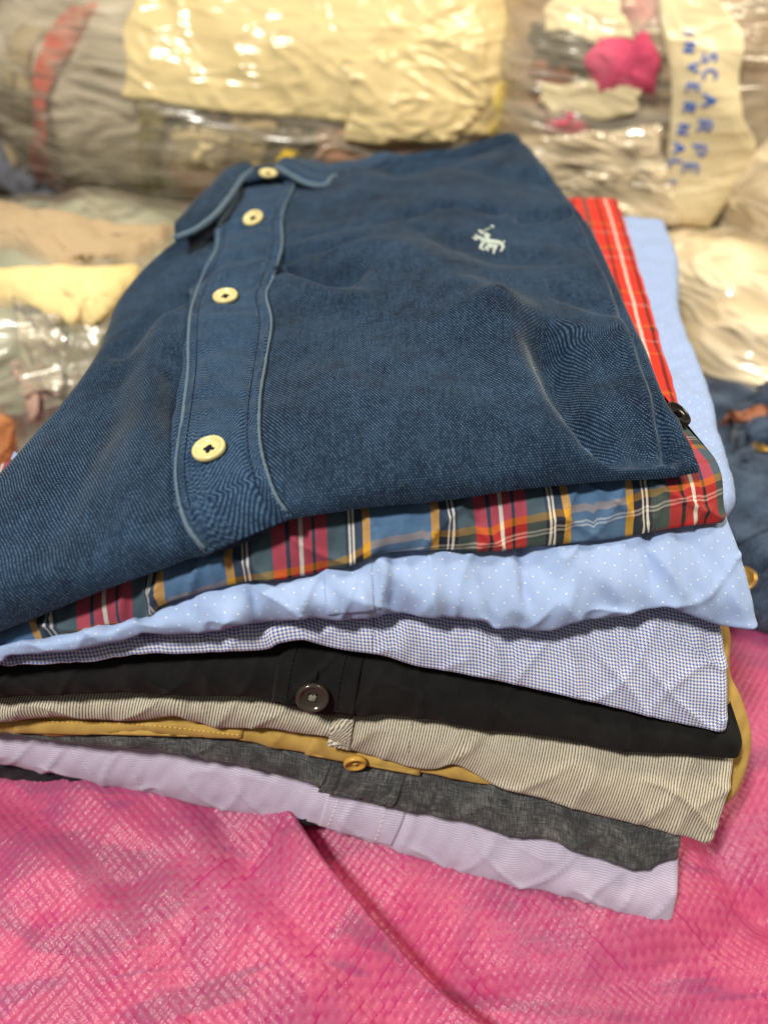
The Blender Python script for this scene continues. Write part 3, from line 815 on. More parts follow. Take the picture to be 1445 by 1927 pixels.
t_do = shirt('light blue shirt with tiny white woven dots, third from the top', (0, 260, -190))
def wr_do(U, V, H):
    q = V / (H + 1e-6)
    f = 3.6 * sstep(.75, .15, q) * ridged(U / 21 + .3, V / 80, 91)             # folds that swell to the lower edge
    f += -2.4 * np.exp(-(((U - .18 * V) % 43 - 20) / 2.2) ** 2) * sstep(.0, .5, q)
    f += 1.2 * pn((U + .7 * V) / 11, V / 26, 95)
    return f
o, BV_DO, _ = layer('body', E_plaid, E_dots, DOTS, t_do, off=-7, tuck=7, seed=90, bulge=4.0, roll=3.0, xr_top=1350, xr_bot=1396, fan=-.12, depth=110., wr=wr_do, foldk=1.3, nf=60, nu=300)
PL = patch('placket', BV_DO, [(612, 1050), (610, 1100), (615, 1158)], [(700, 1040), (702, 1090), (704, 1150)], 40, 30, .5, DOTS, t_do, edge=.7)

t_pl = shirt('tartan plaid shirt in blue, red, green and mustard, second from the top', (0, 260, -170))
def pl_shift(px):
    return 41.0 - np.interp(px, [-150, 300, 500, 650, 720, 900, 1060, 1200, 1350], [-4, -2.5, -.6, .3, 1.5, 4.6, 8.6, 10.3, 13.0])
o, BV_PL, fr = layer('body', E_polo, E_plaid, PLAID, t_pl, off=-5, tuck=7, seed=10, bulge=2.5, xr_top=1338, xr_bot=1350, fan=-.15, depth=100., uv_shift=pl_shift, uv_u0=(812, 0.0), foldk=1.5, raise_px=20)

def strip(name, rows, zs, mat, parent, inner=45., thick=10., nr=120, uvo=(0, 0), wr=None, seed=0, r=4.0, uflip=False):
    """Side of a folded shirt seen beyond the shirt above: a thick sheet with a rounded outer edge, from front to back."""
    C = catmull(rows, nr); Z = np.interp(np.linspace(0, 1, nr), np.linspace(0, 1, len(zs)), zs)
    E = np.array([on_plane(p[0], p[1], z) for p, z in zip(C, Z)])
    Tn = np.gradient(E, axis=0); Tn[:, 2] = 0; Tn /= np.linalg.norm(Tn, axis=1, keepdims=True)
    out = np.stack([Tn[:, 1], -Tn[:, 0], np.zeros(nr)], 1)                  # towards +X
    a = np.concatenate([np.linspace(inner, r, 34), np.zeros(10)]); nc = 44
    Vt = np.zeros((nr, nc, 3))
    L = np.concatenate([[0], np.cumsum(np.linalg.norm(np.diff(E, axis=0), axis=1))])
    for j in range(34): Vt[:, j] = E - out * a[j]
    for j in range(10):
        ph = (j + 1) / 10 * np.pi
        Vt[:, 34 + j] = E - out * r + out * r * math.sin(ph) - np.array([0, 0, 1.0]) * (thick / 2) * (1 - math.cos(ph))
    d = np.concatenate([a[:34], np.zeros(10)])
    D2 = np.broadcast_to(d[None], (nr, nc)); L2 = np.broadcast_to(L[:, None], (nr, nc))
    h = .7 * fbm(L2 / 20, D2 / 14, seed, 2) + .6 * pn((L2 + D2 * .4) / 7.5, D2 / 22, seed + 4)
    if wr is not None: h = h + wr(L2, D2) * (.2 + .8 * np.clip(D2 / 14, 0, 1))
    Vt[..., 2] += h
    Vt[:, 34:] += out[:, None] * (h[:, 34:, None] * .25)
    und = np.stack([Vt[:, -1] - out * 20, Vt[:, -1] - out * (inner - r)], 1)
    G = np.concatenate([Vt, und], 1); nc += 2
    uv = arclen_uv(G); u = uv[..., 0]; v = np.broadcast_to(L[:, None], u.shape)
    F = [tuple(f) for f in grid_faces(nr, nc)]
    F += [tuple(range(nc))[::-1], tuple((nr - 1) * nc + j for j in range(nc))]
    UV = np.stack([u + uvo[0], v + uvo[1]], -1)
    o = mesh(name, G, F, mat, parent, UV)
    return o, bvh_of(G[:, :44], grid_faces(nr, 44)), E

# sides of the shirts that show to the right of the pile
strip('side_fold', [(1352, 965), (1388, 930), (1391, 900), (1362, 800), (1336, 705), (1300, 620), (1283, 560), (1281, 480), (1256, 412)], [-172, -170, -168, -166, -164, -163, -162, -161, -160], DOTS, t_do, inner=70, thick=16, seed=131, r=6, wr=lambda L, D: 2.6 * pn((L - .8 * D) / 15, D / 30, 133) + 1.8 * np.maximum(0, ridged((L + .5 * D) / 14, D / 40, 134)) ** 4)
SP = strip('side_fold', [(1339, 900), (1325, 865), (1300, 800), (1262, 690), (1236, 600), (1205, 500), (1180, 420), (1164, 374)], [-150.5, -150, -150, -149, -148.5, -148, -147.5, -147], PLAID_RED, t_pl, inner=44, thick=8, seed=141, r=3, uvo=(2.0, 20))
kh = patch('side_fold', bvh_of(np.array([front(x, y, 16) for y in np.linspace(1120, 1540, 12) for x in np.linspace(1200, 1445, 8)]), grid_faces(12, 8)),
     [(1290, 1150), (1290, 1260), (1290, 1380), (1290, 1510)], [(1356, 1150), (1370, 1190), (1370, 1260), (1392, 1310), (1410, 1375), (1404, 1430), (1384, 1485), (1352, 1514)], 60, 34, 5.0, KHAKI, t_kh, edge=5.0,
     wr=lambda a, b: 1.6 * pn(a / 9, b / 16, 151) + 1.2 * pn((a + b * .5) / 4.5, b / 18, 152), backthick=6)
hb = on_plane(1296, 784, -141)
button(t_pl, hb + np.array([-3.5, 3, -2.0]), np.array([.45, -.15, .85]), BTN_DARK, TH_BLACK, 5.2)

# ------------------------------------------------------------------ the polo shirt on top
t_po = shirt('worn indigo blue knit polo with cream buttons on top of the stack', (0, 300, -150))
def ZT(X, Y):
    f = -128 - 22 * np.clip((20 - X) / 135, 0, 1.1) ** 1.6
    b = -122 - 19 * np.clip((90 - X) / 200, 0, 1.1) ** 1.3
    q = sstep(160, 480, Y) * .6 + np.clip((Y - 160) / 320, 0, 1.1) * .4
    return f * (1 - q) + b * q
def top_pt(px, py, dz=-3.0):
    z = -135.0
    for _ in range(12):
        p = on_plane(px, py, z); z = float(ZT(p[0], p[1])) + dz
    return p
FR = [front(x, y, -7.0) for x, y in catmull(E_polo, 70)]
RI = [top_pt(x, y) for x, y in catmull([(1321, 820), (1310, 795), (1292, 765), (1262, 735), (1222, 640), (1182, 555), (1125, 430), (1072, 360), (1030, 312), (990, 268)], 40)]
BA = [top_pt(x, y, dz) for x, y, dz in catmull([(985, 266, 2), (962, 258, 4), (930, 262, 4), (900, 272, 2), (860, 290, -2), (800, 298, -2), (740, 306, -2), (640, 326, -3), (560, 330, -3), (480, 345, -3), (420, 380, -3), (345, 440, -3)], 50)]
LE = [top_pt(x, y) for x, y in catmull([(330, 450), (285, 486), (240, 530), (208, 575), (194, 618), (160, 690), (100, 765), (40, 832), (-10, 885), (-80, 960), (-130, 1030)], 50)]
BA = BA + [LE[0]]; LE = LE + [FR[0]]; RI = [FR[-1]] + RI + [BA[0]]
OUT = [p[:2] for p in FR] + [p[:2] for p in RI] + [p[:2] for p in BA] + [p[:2] for p in LE]
LR = LE[::-1]; BL = BA[::-1]
def pl(px, z=-129): return [on_plane(p[0], p[1], z) for p in px]
def polo_features(X, Y):
    f = 1.0 * fbm(X / 70 + 5, Y / 70, 201, 3) + .5 * pn((X + .4 * Y) / 22, (Y - .3 * X) / 34, 203)
    def val(px, h, w): 
        return h * np.exp(-(seg_dist(X, Y, pl(px)) / w) ** 2)
    # crescent where the front roll meets the lower right of the chest
    f += val([(1245, 812), (1185, 826), (1130, 800), (1068, 740), (1030, 655)], -4.6, 7.5)
    f += val([(1215, 780), (1150, 760), (1110, 690)], -3.4, 18)
    f += val([(1255, 850), (1150, 862), (1040, 800), (985, 690), (930, 600)], 3.2, 10)
    f += val([(880, 560), (980, 610), (1100, 640), (1190, 650)], 1.0, 9)
    f += val([(1060, 560), (1130, 590), (1190, 600)], -1.4, 6)
    # creases by the emblem and the shoulder
    f += val([(770, 402), (830, 392), (890, 402), (930, 415)], -1.6, 4.0)
    f += val([(980, 428), (1040, 424), (1095, 412)], -1.5, 3.5)
    f += val([(800, 440), (860, 470), (940, 500), (1040, 500)], -1.0, 8)
    f += val([(880, 330), (950, 350), (1040, 370)], -1.2, 8)
    f += val([(955, 266), (985, 300), (1010, 345)], 1.6, 20)
    f += val([(760, 320), (820, 312), (880, 300)], -2.5, 14)
    # puckers running out of the placket
    f += val([(538, 462), (572, 452), (620, 462), (668, 452)], -2.6, 4.5)
    f += val([(540, 485), (590, 505), (632, 522), (662, 508)], -3.2, 6)
    f += val([(545, 505), (600, 540), (660, 560)], 2.0, 8)
    f += val([(560, 430), (660, 418), (770, 400)], -.9, 5)
    f += val([(640, 470), (740, 470), (820, 520), (860, 600)], 1.6, 12)
    # long soft folds left of the placket
    f += val([(300, 560), (270, 700), (250, 860), (230, 1000)], 1.6, 9)
    f += val([(320, 620), (300, 760), (290, 900), (310, 1010)], -1.4, 5)
    f += val([(200, 640), (150, 760), (60, 900)], -1.4, 8)
    f += val([(215, 590), (300, 520), (380, 470)], -2.2, 6)
    f += val([(310, 650), (316, 760), (322, 880)], -1.0, 3)
    f += val([(560, 780), (660, 740), (800, 760)], .8, 14)
    # the layer edge inside the right rim
    sd = seg_signed(X, Y, pl([(1000, 290), (1020, 330), (1088, 420), (1148, 540), (1198, 660), (1240, 752), (1275, 815)]))
    f += -2.6 * sstep(-2.0, 1.2, sd) * (sd < 22) - 1.0 * np.exp(-((sd - .5) / 2.0) ** 2)
    return f * 2.3
NS, NT = 300, 330
def build_polo():
    def warp(n, p=1.9):
        q = np.linspace(-1, 1, n); return .5 + .5 * np.sign(q) * (1 - (1 - np.abs(q)) ** p)
    s = warp(NS, 1.7)[None, :, None]; q = warp(NT, 1.7)[:, None, None]
    f = catmull(FR, NS)[None, :, :2]; b = catmull(BL, NS)[None, :, :2]; l = catmull(LR, NT)[:, None, :2]; r = catmull(RI, NT)[:, None, :2]
    rs = lambda P, t: np.stack([np.interp(t, np.linspace(0, 1, P.shape[0]), P[:, k]) for k in (0, 1)], -1)
    f = rs(f[0], s[0, :, 0])[None]; b = rs(b[0], s[0, :, 0])[None]; l = rs(l[:, 0], q[:, 0, 0])[:, None]; r = rs(r[:, 0], q[:, 0, 0])[:, None]
    c00, c10, c01, c11 = f[:, :1], f[:, -1:], b[:, :1], b[:, -1:]
    XY = (1 - q) * f + q * b + (1 - s) * l + s * r - ((1 - s) * (1 - q) * c00 + s * (1 - q) * c10 + (1 - s) * q * c01 + s * q * c11)
    X, Y = XY[..., 0], XY[..., 1]
    dall = seg_dist(X, Y, OUT, True)
    dfr = seg_dist(X, Y, FR)
    feat = polo_features(X, Y)
    zf = np.interp(X, [p[0] for p in FR], [p[2] for p in FR])              # height of the front lower fold
    top = ZT(X, Y)
    k = np.clip(dfr / 38.0, 0, 1); pf = np.sqrt(np.clip(1 - (1 - k) ** 2.2, 0, 1))
    ke = np.clip(dall / 9.0, 0, 1); pe = np.sqrt(np.clip(1 - (1 - ke) ** 2, 0, 1))
    Te = 11.0
    side = Te * (1 - pe)
    z = (zf * (1 - pf) + top * pf)
    z = np.where(dfr < dall + 1e-6, z, np.minimum(z, top - side * 1.0 * pf + 0 * z) if False else z - side * np.clip(dfr / 14, 0, 1))
    z = z + feat * np.clip(dall / 12, 0, 1)
    G = np.stack([X, Y, z], -1)
    # slight swell of the front roll towards the viewer
    G[..., 1] -= 3.5 * np.sin(np.pi * np.clip(dfr / 18, 0, 1)) * (dfr < 18) * np.clip(seg_dist(X, Y, RI) / 15, 0, 1)
    uv = arclen_uv(G)
    uv = np.stack([.5 * (uv[..., 0] - uv[:, NS // 2:NS // 2 + 1, 0]) + .5 * X, uv[..., 1]], -1)
    zlow = np.where(dfr < 60, zf, ZT(X, Y) - Te - 3)
    low = np.stack([X, Y + 3.0 * (dfr < 2), np.minimum(zlow, z - .8) - 1.5 * np.clip(dall / 6, 0, 1)], -1)
    n = NS * NT
    V = np.concatenate([G.reshape(-1, 3), low.reshape(-1, 3)])
    ring = [i for i in range(NS)] + [i * NS + NS - 1 for i in range(1, NT)] + [(NT - 1) * NS + j for j in range(NS - 2, -1, -1)] + [i * NS for i in range(NT - 2, 0, -1)]
    F = [tuple(x) for x in grid_faces(NT, NS)] + [tuple(x) for x in grid_faces(NT, NS, n, True)] + [(ring[(i + 1) % len(ring)], ring[i], ring[i] + n, ring[(i + 1) % len(ring)] + n) for i in range(len(ring))]
    o = mesh('body', V, F, POLO, t_po, np.concatenate([uv.reshape(-1, 2)] * 2))
    return o, bvh_of(G, grid_faces(NT, NS))
PO, BV_PO = build_polo()

PLL = [(452, 338), (432, 385), (408, 425), (403, 468), (380, 512), (356, 580), (350, 640), (349, 700), (338, 790), (327, 870), (330, 930), (345, 985), (370, 1022), (392, 1040)]
PLR = [(566, 338), (548, 372), (535, 410), (536, 460), (524, 505), (516, 530), (506, 556), (516, 606), (505, 680), (494, 750), (494, 830), (508, 890), (525, 935), (552, 972)]
def pk_prof(s, q, a, b):
    g = -1.1 * (np.exp(-((s - .13) / .03) ** 2) + np.exp(-((s - .84) / .03) ** 2))
    e = .55 * (np.exp(-((s - .97) / .03) ** 2) + .7 * np.exp(-((s - .04) / .03) ** 2))
    tran = 1.6 * pn(b / 22, s * 1.2, 301) + 1.1 * pn(b / 9, s * 2.5, 302)
    tuck = -2.6 * np.exp(-((q - .205) / .012) ** 2) + 2.4 * np.exp(-((q - .235) / .018) ** 2) - 1.6 * np.exp(-((q - .385) / .014) ** 2) + 1.0 * np.exp(-((q - .42) / .02) ** 2)
    return g + e + tran * .7 + tuck
PK = patch('placket', BV_PO, PLL, PLR, 260, 60, 2.4, POLO_TRIM, t_po, edge=1.3, profile=pk_prof, uvrot=.04)
POLO_EDGE = mat_polo('indigo_pique_faded_edge', .5, (32, 52, 76), (60, 84, 108), (166, 184, 194))
for off_, (LL, sgn) in enumerate(((PLL, 1), (PLR, -1))):
    pts = []
    for x, y in catmull(LL, 160)[2:-3]:
        h, n = cast(PK[1], x + sgn * 5.0, y)
        if h is None: h, n = cast(BV_PO, x + sgn * 5.0, y)
        pts.append(h - n * .1)
    P = np.array(pts); P[1:-1] = (P[:-2] + P[1:-1] + P[2:]) / 3
    V, F = tube(P, .5 + .2 * np.random.RandomState(3).rand(len(P)), 8); mesh('placket_edge', V, F, POLO_EDGE, t_po, np.stack([np.tile(np.arange(8) * .7, len(P)), np.repeat(np.arange(len(P)) * 2.2, 8)], -1))
for (bx, by), rad in (((397, 852), 5.25), ((426, 564), 5.25), ((479, 416), 5.25)):
    h, n = cast(PK[1], bx, by)
    button(t_po, h + n * .3, n, BTN_CREAM, TH_NAVY, rad, tilt=(0, -.06 if by > 500 else -.2, 0), spin=.3 + bx * .01, hole_mat=TH_NAVY)

for off_ in (.13, .84):
    ln = [tuple(np.array(a) * (1 - off_) + np.array(b) * off_) for a, b in zip(catmull(PLL, 24)[2:-2], catmull(PLR, 24)[2:-2])]
    stitches('stitching', PK[1], ln, TH_NAVY, t_po, 2.4, .7, .2, .1)
# collar: band with its button, and the two soft leaves
def leaf(name, low, up, nr, nc, thick, mat, parent, bul=2.0, seed=0):
    """Collar leaf: a thick soft sheet between two 3-D edges, rounded all along its rim."""
    Lw = catmull(low, nr); Up = catmull(up, nr)
    t = np.linspace(0, 1, nc)[None, :, None]
    P = Lw[:, None] * (1 - t) + Up[:, None] * t
    N = toward_cam(grid_normals(P), P)
    uv = arclen_uv(P)
    s = np.linspace(0, 1, nc)[None]; q = np.linspace(0, 1, nr)[:, None]
    P = P + N * (bul * np.sin(np.pi * s) + .8 * fbm(uv[..., 0] / 9, uv[..., 1] / 12, seed, 2))[..., None]
    N = toward_cam(grid_normals(P), P)
    e = np.minimum(np.minimum(s, 1 - s) * nc, np.minimum(q, 1 - q) * nr) / 3.0
    k = np.sqrt(np.clip(1 - (1 - np.clip(e, 0, 1)) ** 2, 0, 1)) * thick / 2
    T = P + N * k[..., None]; B = P - N * k[..., None]
    n = nr * nc
    ring = [i for i in range(nc)] + [i * nc + nc - 1 for i in range(1, nr)] + [(nr - 1) * nc + j for j in range(nc - 2, -1, -1)] + [i * nc for i in range(nr - 2, 0, -1)]
    F = [tuple(f) for f in grid_faces(nr, nc)] + [tuple(f) for f in grid_faces(nr, nc, n, True)] + [(ring[(i + 1) % len(ring)], ring[i], ring[i] + n, ring[(i + 1) % len(ring)] + n) for i in range(len(ring))]
    return mesh(name, np.concatenate([T.reshape(-1, 3), B.reshape(-1, 3)]), F, mat, parent, np.concatenate([uv.reshape(-1, 2)] * 2))
def at_d(px, py, d): return ray(px, py) * d
leaf('collar_leaf', [at_d(330, 450, 352), at_d(370, 432, 359), at_d(405, 405, 372), at_d(432, 372, 390), at_d(455, 338, 412), at_d(474, 322, 424)],
     [at_d(338, 428, 372), at_d(362, 392, 388), at_d(392, 362, 406), at_d(420, 332, 426), at_d(450, 320, 436), at_d(476, 316, 440)], 60, 24, 3.8, POLO, t_po, 3.0, 311)
leaf('collar_leaf', [at_d(520, 314, 422), at_d(545, 328, 412), at_d(580, 346, 405), at_d(612, 350, 406), at_d(624, 334, 418), at_d(660, 332, 426), at_d(705, 320, 440), at_d(752, 306, 454)],
     [at_d(528, 306, 440), at_d(560, 303, 444), at_d(596, 306, 446), at_d(622, 312, 448), at_d(650, 310, 452), at_d(690, 302, 458), at_d(722, 290, 462), at_d(756, 300, 466)], 70, 22, 3.4, POLO_TRIM, t_po, 2.0, 312)
leaf('collar_band', [at_d(448, 352, 412), at_d(480, 342, 414), at_d(520, 336, 416), at_d(560, 340, 417), at_d(600, 346, 420)],
     [at_d(452, 322, 430), at_d(482, 316, 432), at_d(520, 314, 432), at_d(560, 318, 432), at_d(600, 322, 432)], 50, 16, 3.0, POLO, t_po, 1.2, 313)
for rim in ([at_d(331, 449, 351.5), at_d(370, 432, 358), at_d(405, 405, 371), at_d(432, 372, 389), at_d(455, 338, 411), at_d(474, 322, 423)],
            [at_d(521, 315, 421), at_d(545, 329, 411), at_d(580, 347, 404), at_d(612, 350, 405), at_d(624, 335, 417), at_d(660, 333, 425), at_d(705, 321, 439), at_d(750, 307, 453)]):
    P = catmull(rim, 60); V, F = tube(P, 1.5 + .25 * np.random.RandomState(4).rand(60), 8)
    mesh('collar_edge', V, F, POLO_EDGE, t_po, np.stack([np.tile(np.arange(8) * .9, 60), np.repeat(np.arange(60) * 2.2, 8)], -1))
button(t_po, at_d(505, 331, 412), np.array([.05, -.62, .78]), BTN_CREAM, TH_NAVY, 5.1, tilt=(0.05, .55, .25), spin=.2, hole_mat=TH_NAVY)

# embroidered horse-and-rider emblem on the chest
def emb():
    q = lambda x, y: (860 + x / 12.04, 400 + y / 12.04)
    strokes = [  # points in the enlarged detail, with thread-band widths
        ([(345, 580), (400, 600), (440, 640)], [14, 38, 42]), ([(430, 560), (500, 590), (580, 650), (640, 700)], [34, 46, 60, 70]),
        ([(620, 690), (720, 690), (830, 710), (930, 720), (1000, 740)], [74, 80, 84, 78, 62]), ([(680, 780), (760, 800), (860, 790)], [50, 58, 52]),
        ([(1000, 740), (1040, 800), (1010, 850), (985, 900)], [52, 42, 34, 30]), ([(880, 780), (850, 850), (825, 900), (830, 950)], [44, 38, 32, 28]),
        ([(580, 720), (540, 780), (520, 820), (580, 850), (620, 870)], [52, 44, 36, 30, 24]), ([(640, 800), (680, 850), (700, 890)], [40, 32, 24]),
        ([(600, 500), (680, 520), (730, 560)], [34, 44, 40]), ([(640, 560), (680, 620), (700, 690)], [56, 60, 56]),
        ([(490, 430), (520, 450), (545, 480)], [34, 40, 30]), ([(540, 490), (600, 500)], [26, 30]),
        ([(560, 460), (640, 410), (745, 372)], [10, 14, 14]), ([(760, 320), (800, 335), (815, 360)], [26, 34, 26]),
        ([(1010, 720), (1055, 690), (1065, 650)], [24, 22, 14]), ([(400, 520), (440, 530)], [20, 26]), ([(700, 690), (760, 770), (800, 800)], [34, 32, 26])]
    parts = []
    for pts, w in strokes:
        C = catmull([(x, y, ww) for (x, y), ww in zip(pts, w)], 9)
        P = []; R = []
        for x, y, ww in C:
            h, n = cast(BV_PO, *q(x, y)); P.append(h + n * .25); R.append(ww / 2 / 12.04 * np.linalg.norm(h) / FPX * 1.7)
        R = np.array(R); P = np.array(P)
        parts.append(tube(P, np.clip(R, .3, 1.7), 8))
    V, F = join(parts); mesh('emblem', V, F, LOGO, t_po)
emb()

# ------------------------------------------------------------------ bales of clothes behind
def blob(c, r, rotz=0.0, exps=(2.6, 2.6), lump=6.0, fold=3.0, seed=0, nr=90, nc=130, off=0.0):
    """Closed lumpy bundle: a rounded-box ellipsoid with bulges and fold relief."""
    th = np.linspace(-np.pi / 2, np.pi / 2, nr)[:, None]; ph = np.linspace(-np.pi, np.pi, nc)[None, :]
    f = lambda x, e: np.sign(x) * np.abs(x) ** (2 / e)
    x = f(np.cos(th), exps[1]) * f(np.cos(ph), exps[0]); y = f(np.cos(th), exps[1]) * f(np.sin(ph), exps[0]); z = f(np.sin(th), exps[1]) + 0 * ph
    X, Y, Z = x * r[0], y * r[1], z * r[2]
    D = np.stack([x / r[0], y / r[1], z / r[2]], -1); D /= np.linalg.norm(D, axis=-1, keepdims=True)
    g = lump * fbm((X + Z * .6) / 70 + seed, (Y * .5 + Z) / 70, seed, 2) + fold * ridged((X + .5 * Y) / 38 + 3, Z / 60 + Y / 90, seed + 3) + .5 * fold * pn(X / 14, Z / 30 + Y / 40, seed + 6)
    g[:, -1] = g[:, 0]
    P = np.stack([X, Y, Z], -1) + D * (g + off)[..., None]
    cr, sr = math.cos(rotz), math.sin(rotz)
    Q = np.stack([P[..., 0] * cr - P[..., 1] * sr + c[0], P[..., 0] * sr + P[..., 1] * cr + c[1], P[..., 2] + c[2]], -1)
    return Q, grid_faces(nr, nc)
CLOTH = {}
def cl(name, c1, c2=None, c3=None):
    if name not in CLOTH:
        c2 = c2 or tuple(min(255, int(v * 1.25) + 4) for v in c1)
        CLOTH[name] = mat_cloth_cam(name, lin(c1), lin(c2), lin(c3) if c3 else None)
    return CLOTH[name]
def bale(name, label, cat, c, r, mat, rotz=0., exps=(2.6, 2.6), lump=6, fold=3, seed=0, film=None, film_off=9.0, group='wrapped bales of clothes behind the stack'):
    t = thing(name, label, cat, (c[0], c[1], c[2] - r[2]), group)
    V, F = blob(c, r, rotz, exps, lump, fold, seed)
    mesh('garment_bundle', V, F, mat, t)
    if film is not None:
        W, F2 = blob(c, r, rotz, exps, lump, fold * .6, seed, off=film_off)
        mesh('plastic_wrap', W, F2, film, t)
        return t, bvh_of(V, F), bvh_of(W, F2)
    return t, bvh_of(V, F), bvh_of(V, F)
def garment(bv, L, R, mat, parent, thick=5.0, seed=1, nr=40, nc=32, name='garment', edge=12.0, jit=26.0):
    return patch(name, bv, L, R, nr, nc, thick, mat, parent, edge=edge, backthick=3.0, jit=jit, wr=lambda a, b: 2.2 * pn(a / 18, b / 30, seed) + 1.3 * ridged((a + .5 * b) / 12, b / 34, seed + 2))
def film_tape(bv, L, R, mat, parent, thick=1.6, seed=1, nr=60, nc=70, name='packing_tape', edge=1.5, amp=1.0):
    return patch(name, bv, L, R, nr, nc, thick, mat, parent, edge=edge, backthick=-.4, jit=(0 if mat is TAPE_W and nr == 70 else 14.0), wr=lambda a, b: amp * (.7 * np.maximum(0, ridged((a + .6 * b) / 60, (b - .5 * a) / 15, seed)) ** 3 + .6 * np.maximum(0, ridged((a - .3 * b) / 24, b / 30, seed + 1)) ** 3))

# the long bale across the back
tA, bA, wA = bale('clothes_bale', 'long plastic-wrapped bale of clothes with wide cream tape, behind the collar', 'bale', (-108, 755, -150), (245, 150, 140), cl('taupe_cloth', (164, 154, 136), (190, 178, 158)), -0.16, (2.3, 1.9), 4, 1.5, 11, FILM)
garment(bA, [(150, 20), (100, 70), (75, 150), (72, 240), (88, 320), (140, 408)], [(185, 10), (145, 60), (108, 130), (100, 210), (108, 320), (178, 425)], cl('coral_cloth', (196, 70, 60), (214, 96, 80)), tA, 6, 3, name='strap')
garment(bA, [(30, 60), (15, 130), (10, 220), (30, 330)], [(95, 50), (72, 110), (62, 200), (70, 310)], cl('beige_cloth', (150, 132, 100), (176, 158, 124)), tA, 5, 4)
garment(bA, [(-20, 250), (0, 330), (30, 380)], [(70, 290), (100, 350), (150, 412)], cl('slate_cloth', (86, 88, 96), (110, 112, 120)), tA, 5, 5)
garment(bA, [(270, 150), (262, 240), (262, 330), (285, 440)], [(318, 150), (312, 240), (308, 330), (335, 450)], cl('olive_cloth', (122, 112, 62), (150, 138, 84)), tA, 6, 6)
garment(bA, [(316, 165), (318, 220), (325, 260)], [(450, 180), (445, 215), (430, 245)], cl('charcoal_cloth', (62, 58, 52), (86, 80, 70)), tA, 4, 7)
garment(bA, [(330, 235), (326, 280), (340, 318)], [(425, 225), (436, 262), (425, 312)], cl('cream_cloth', (226, 204, 158), (240, 222, 180)), tA, 7, 8)
garment(bA, [(332, 312), (338, 360), (350, 420)], [(440, 306), (445, 350), (430, 400)], cl('dusty_pink_cloth', (196, 142, 118), (214, 164, 140)), tA, 5, 9)
garment(bA, [(438, 190), (440, 260), (448, 330)], [(530, 210), (520, 260), (500, 320)], cl('sand_cloth', (190, 164, 118), (212, 188, 140)), tA, 5, 10)
garment(bA, [(512, 262), (500, 290), (490, 318)], [(600, 225), (600, 262), (590, 310)], cl('umber_cloth', (52, 44, 36), (76, 64, 52)), tA, 6, 11)
garment(bA, [(534, 282), (530, 292), (534, 302)], [(552, 280), (556, 290), (548, 302)], cl('yellow_print', (226, 184, 34), (240, 204, 60)), tA, 8, 12, 14, 14, edge=3)
garment(bA, [(602, 232), (600, 270), (590, 320)], [(780, 250), (790, 280), (790, 320)], cl('peach_cloth', (214, 146, 112), (226, 172, 140)), tA, 5, 13)
garment(bA, [(398, 40), (394, 130), (386, 235)], [(432, 40), (432, 130), (430, 230)], cl('salmon_cloth', (206, 140, 106), (222, 166, 130)), tA, 5, 14)
film_tape(wA, [(256, -70), (248, 0), (238, 60), (240, 120), (234, 186)], [(995, -70), (988, 0), (978, 60), (966, 140), (950, 264)], TAPE, tA, 2.0, 21, 80, 130, amp=1.6)
film_tape(wA, [(640, 110), (655, 160), (660, 220), (650, 262)], [(900, 60), (915, 130), (900, 200), (860, 270)], TAPE, tA, 4.0, 23, 60, 60, amp=2.4)
film_tape(wA, [(930, 160), (922, 210), (914, 262)], [(962, 150), (956, 205), (950, 255)], cl('yellow_film', (226, 196, 96), (238, 212, 120)), tA, 3.2, 24, 30, 20)

# the bale with the written tape
tB, bB, wB = bale('clothes_bale', 'plastic-wrapped bale with pink clothes and blue handwriting on white tape', 'bale', (222, 725, -165), (150, 140, 138), cl('brown_cloth', (150, 124, 98), (186, 158, 126)), -0.1, (2.8, 2.4), 6, 3, 31, FILM)
garment(bB, [(995, 50), (1000, 100), (1010, 150)], [(1120, 55), (1112, 100), (1100, 150)], cl('dark_olive_cloth', (58, 54, 44), (80, 74, 60)), tB, 5, 32)
garment(bB, [(1128, 66), (1096, 105), (1098, 140), (1128, 178)], [(1218, 64), (1242, 104), (1240, 150), (1222, 192)], cl('magenta_cloth', (140, 34, 64), (206, 84, 116), (226, 130, 148)), tB, 12, 33, edge=16, jit=12)
garment(bB, [(1000, 115), (1000, 160), (1010, 200)], [(1070, 110), (1075, 150), (1070, 200)], cl('rust_cloth', (140, 82, 62), (166, 104, 80)), tB, 5, 34)
garment(bB, [(1035, 210), (1028, 232), (1030, 252)], [(1090, 198), (1105, 222), (1100, 250)], cl('rose_cloth', (200, 62, 92), (222, 100, 124)), tB, 7, 35)
garment(bB, [(1165, -20), (1170, 20), (1190, 55)], [(1235, -20), (1240, 20), (1240, 60)], cl('pink_print', (206, 120, 124), (226, 160, 158)), tB, 6, 36)
garment(bB, [(1280, 380), (1275, 400), (1265, 430)], [(1320, 380), (1315, 400), (1300, 430)], cl('rose_cloth', (200, 62, 92)), tB, 6, 37)
film_tape(wB, [(1035, -30), (1028, 30), (1020, 62)], [(1165, -30), (1170, 30), (1200, 80)], TAPE_W, tB, 1.5, 41, 30, 40)
film_tape(wB, [(1010, 155), (1020, 185), (1030, 218)], [(1200, 150), (1205, 190), (1190, 220)], TAPE_W, tB, 1.5, 42, 26, 40)
film_tape(wB, [(960, 262), (1000, 300), (1030, 345), (1060, 400)], [(1240, 235), (1250, 290), (1262, 350), (1275, 425)], FILM_MILKY, tB, 4.0, 43, 50, 60, name='loose_film', amp=2.2)
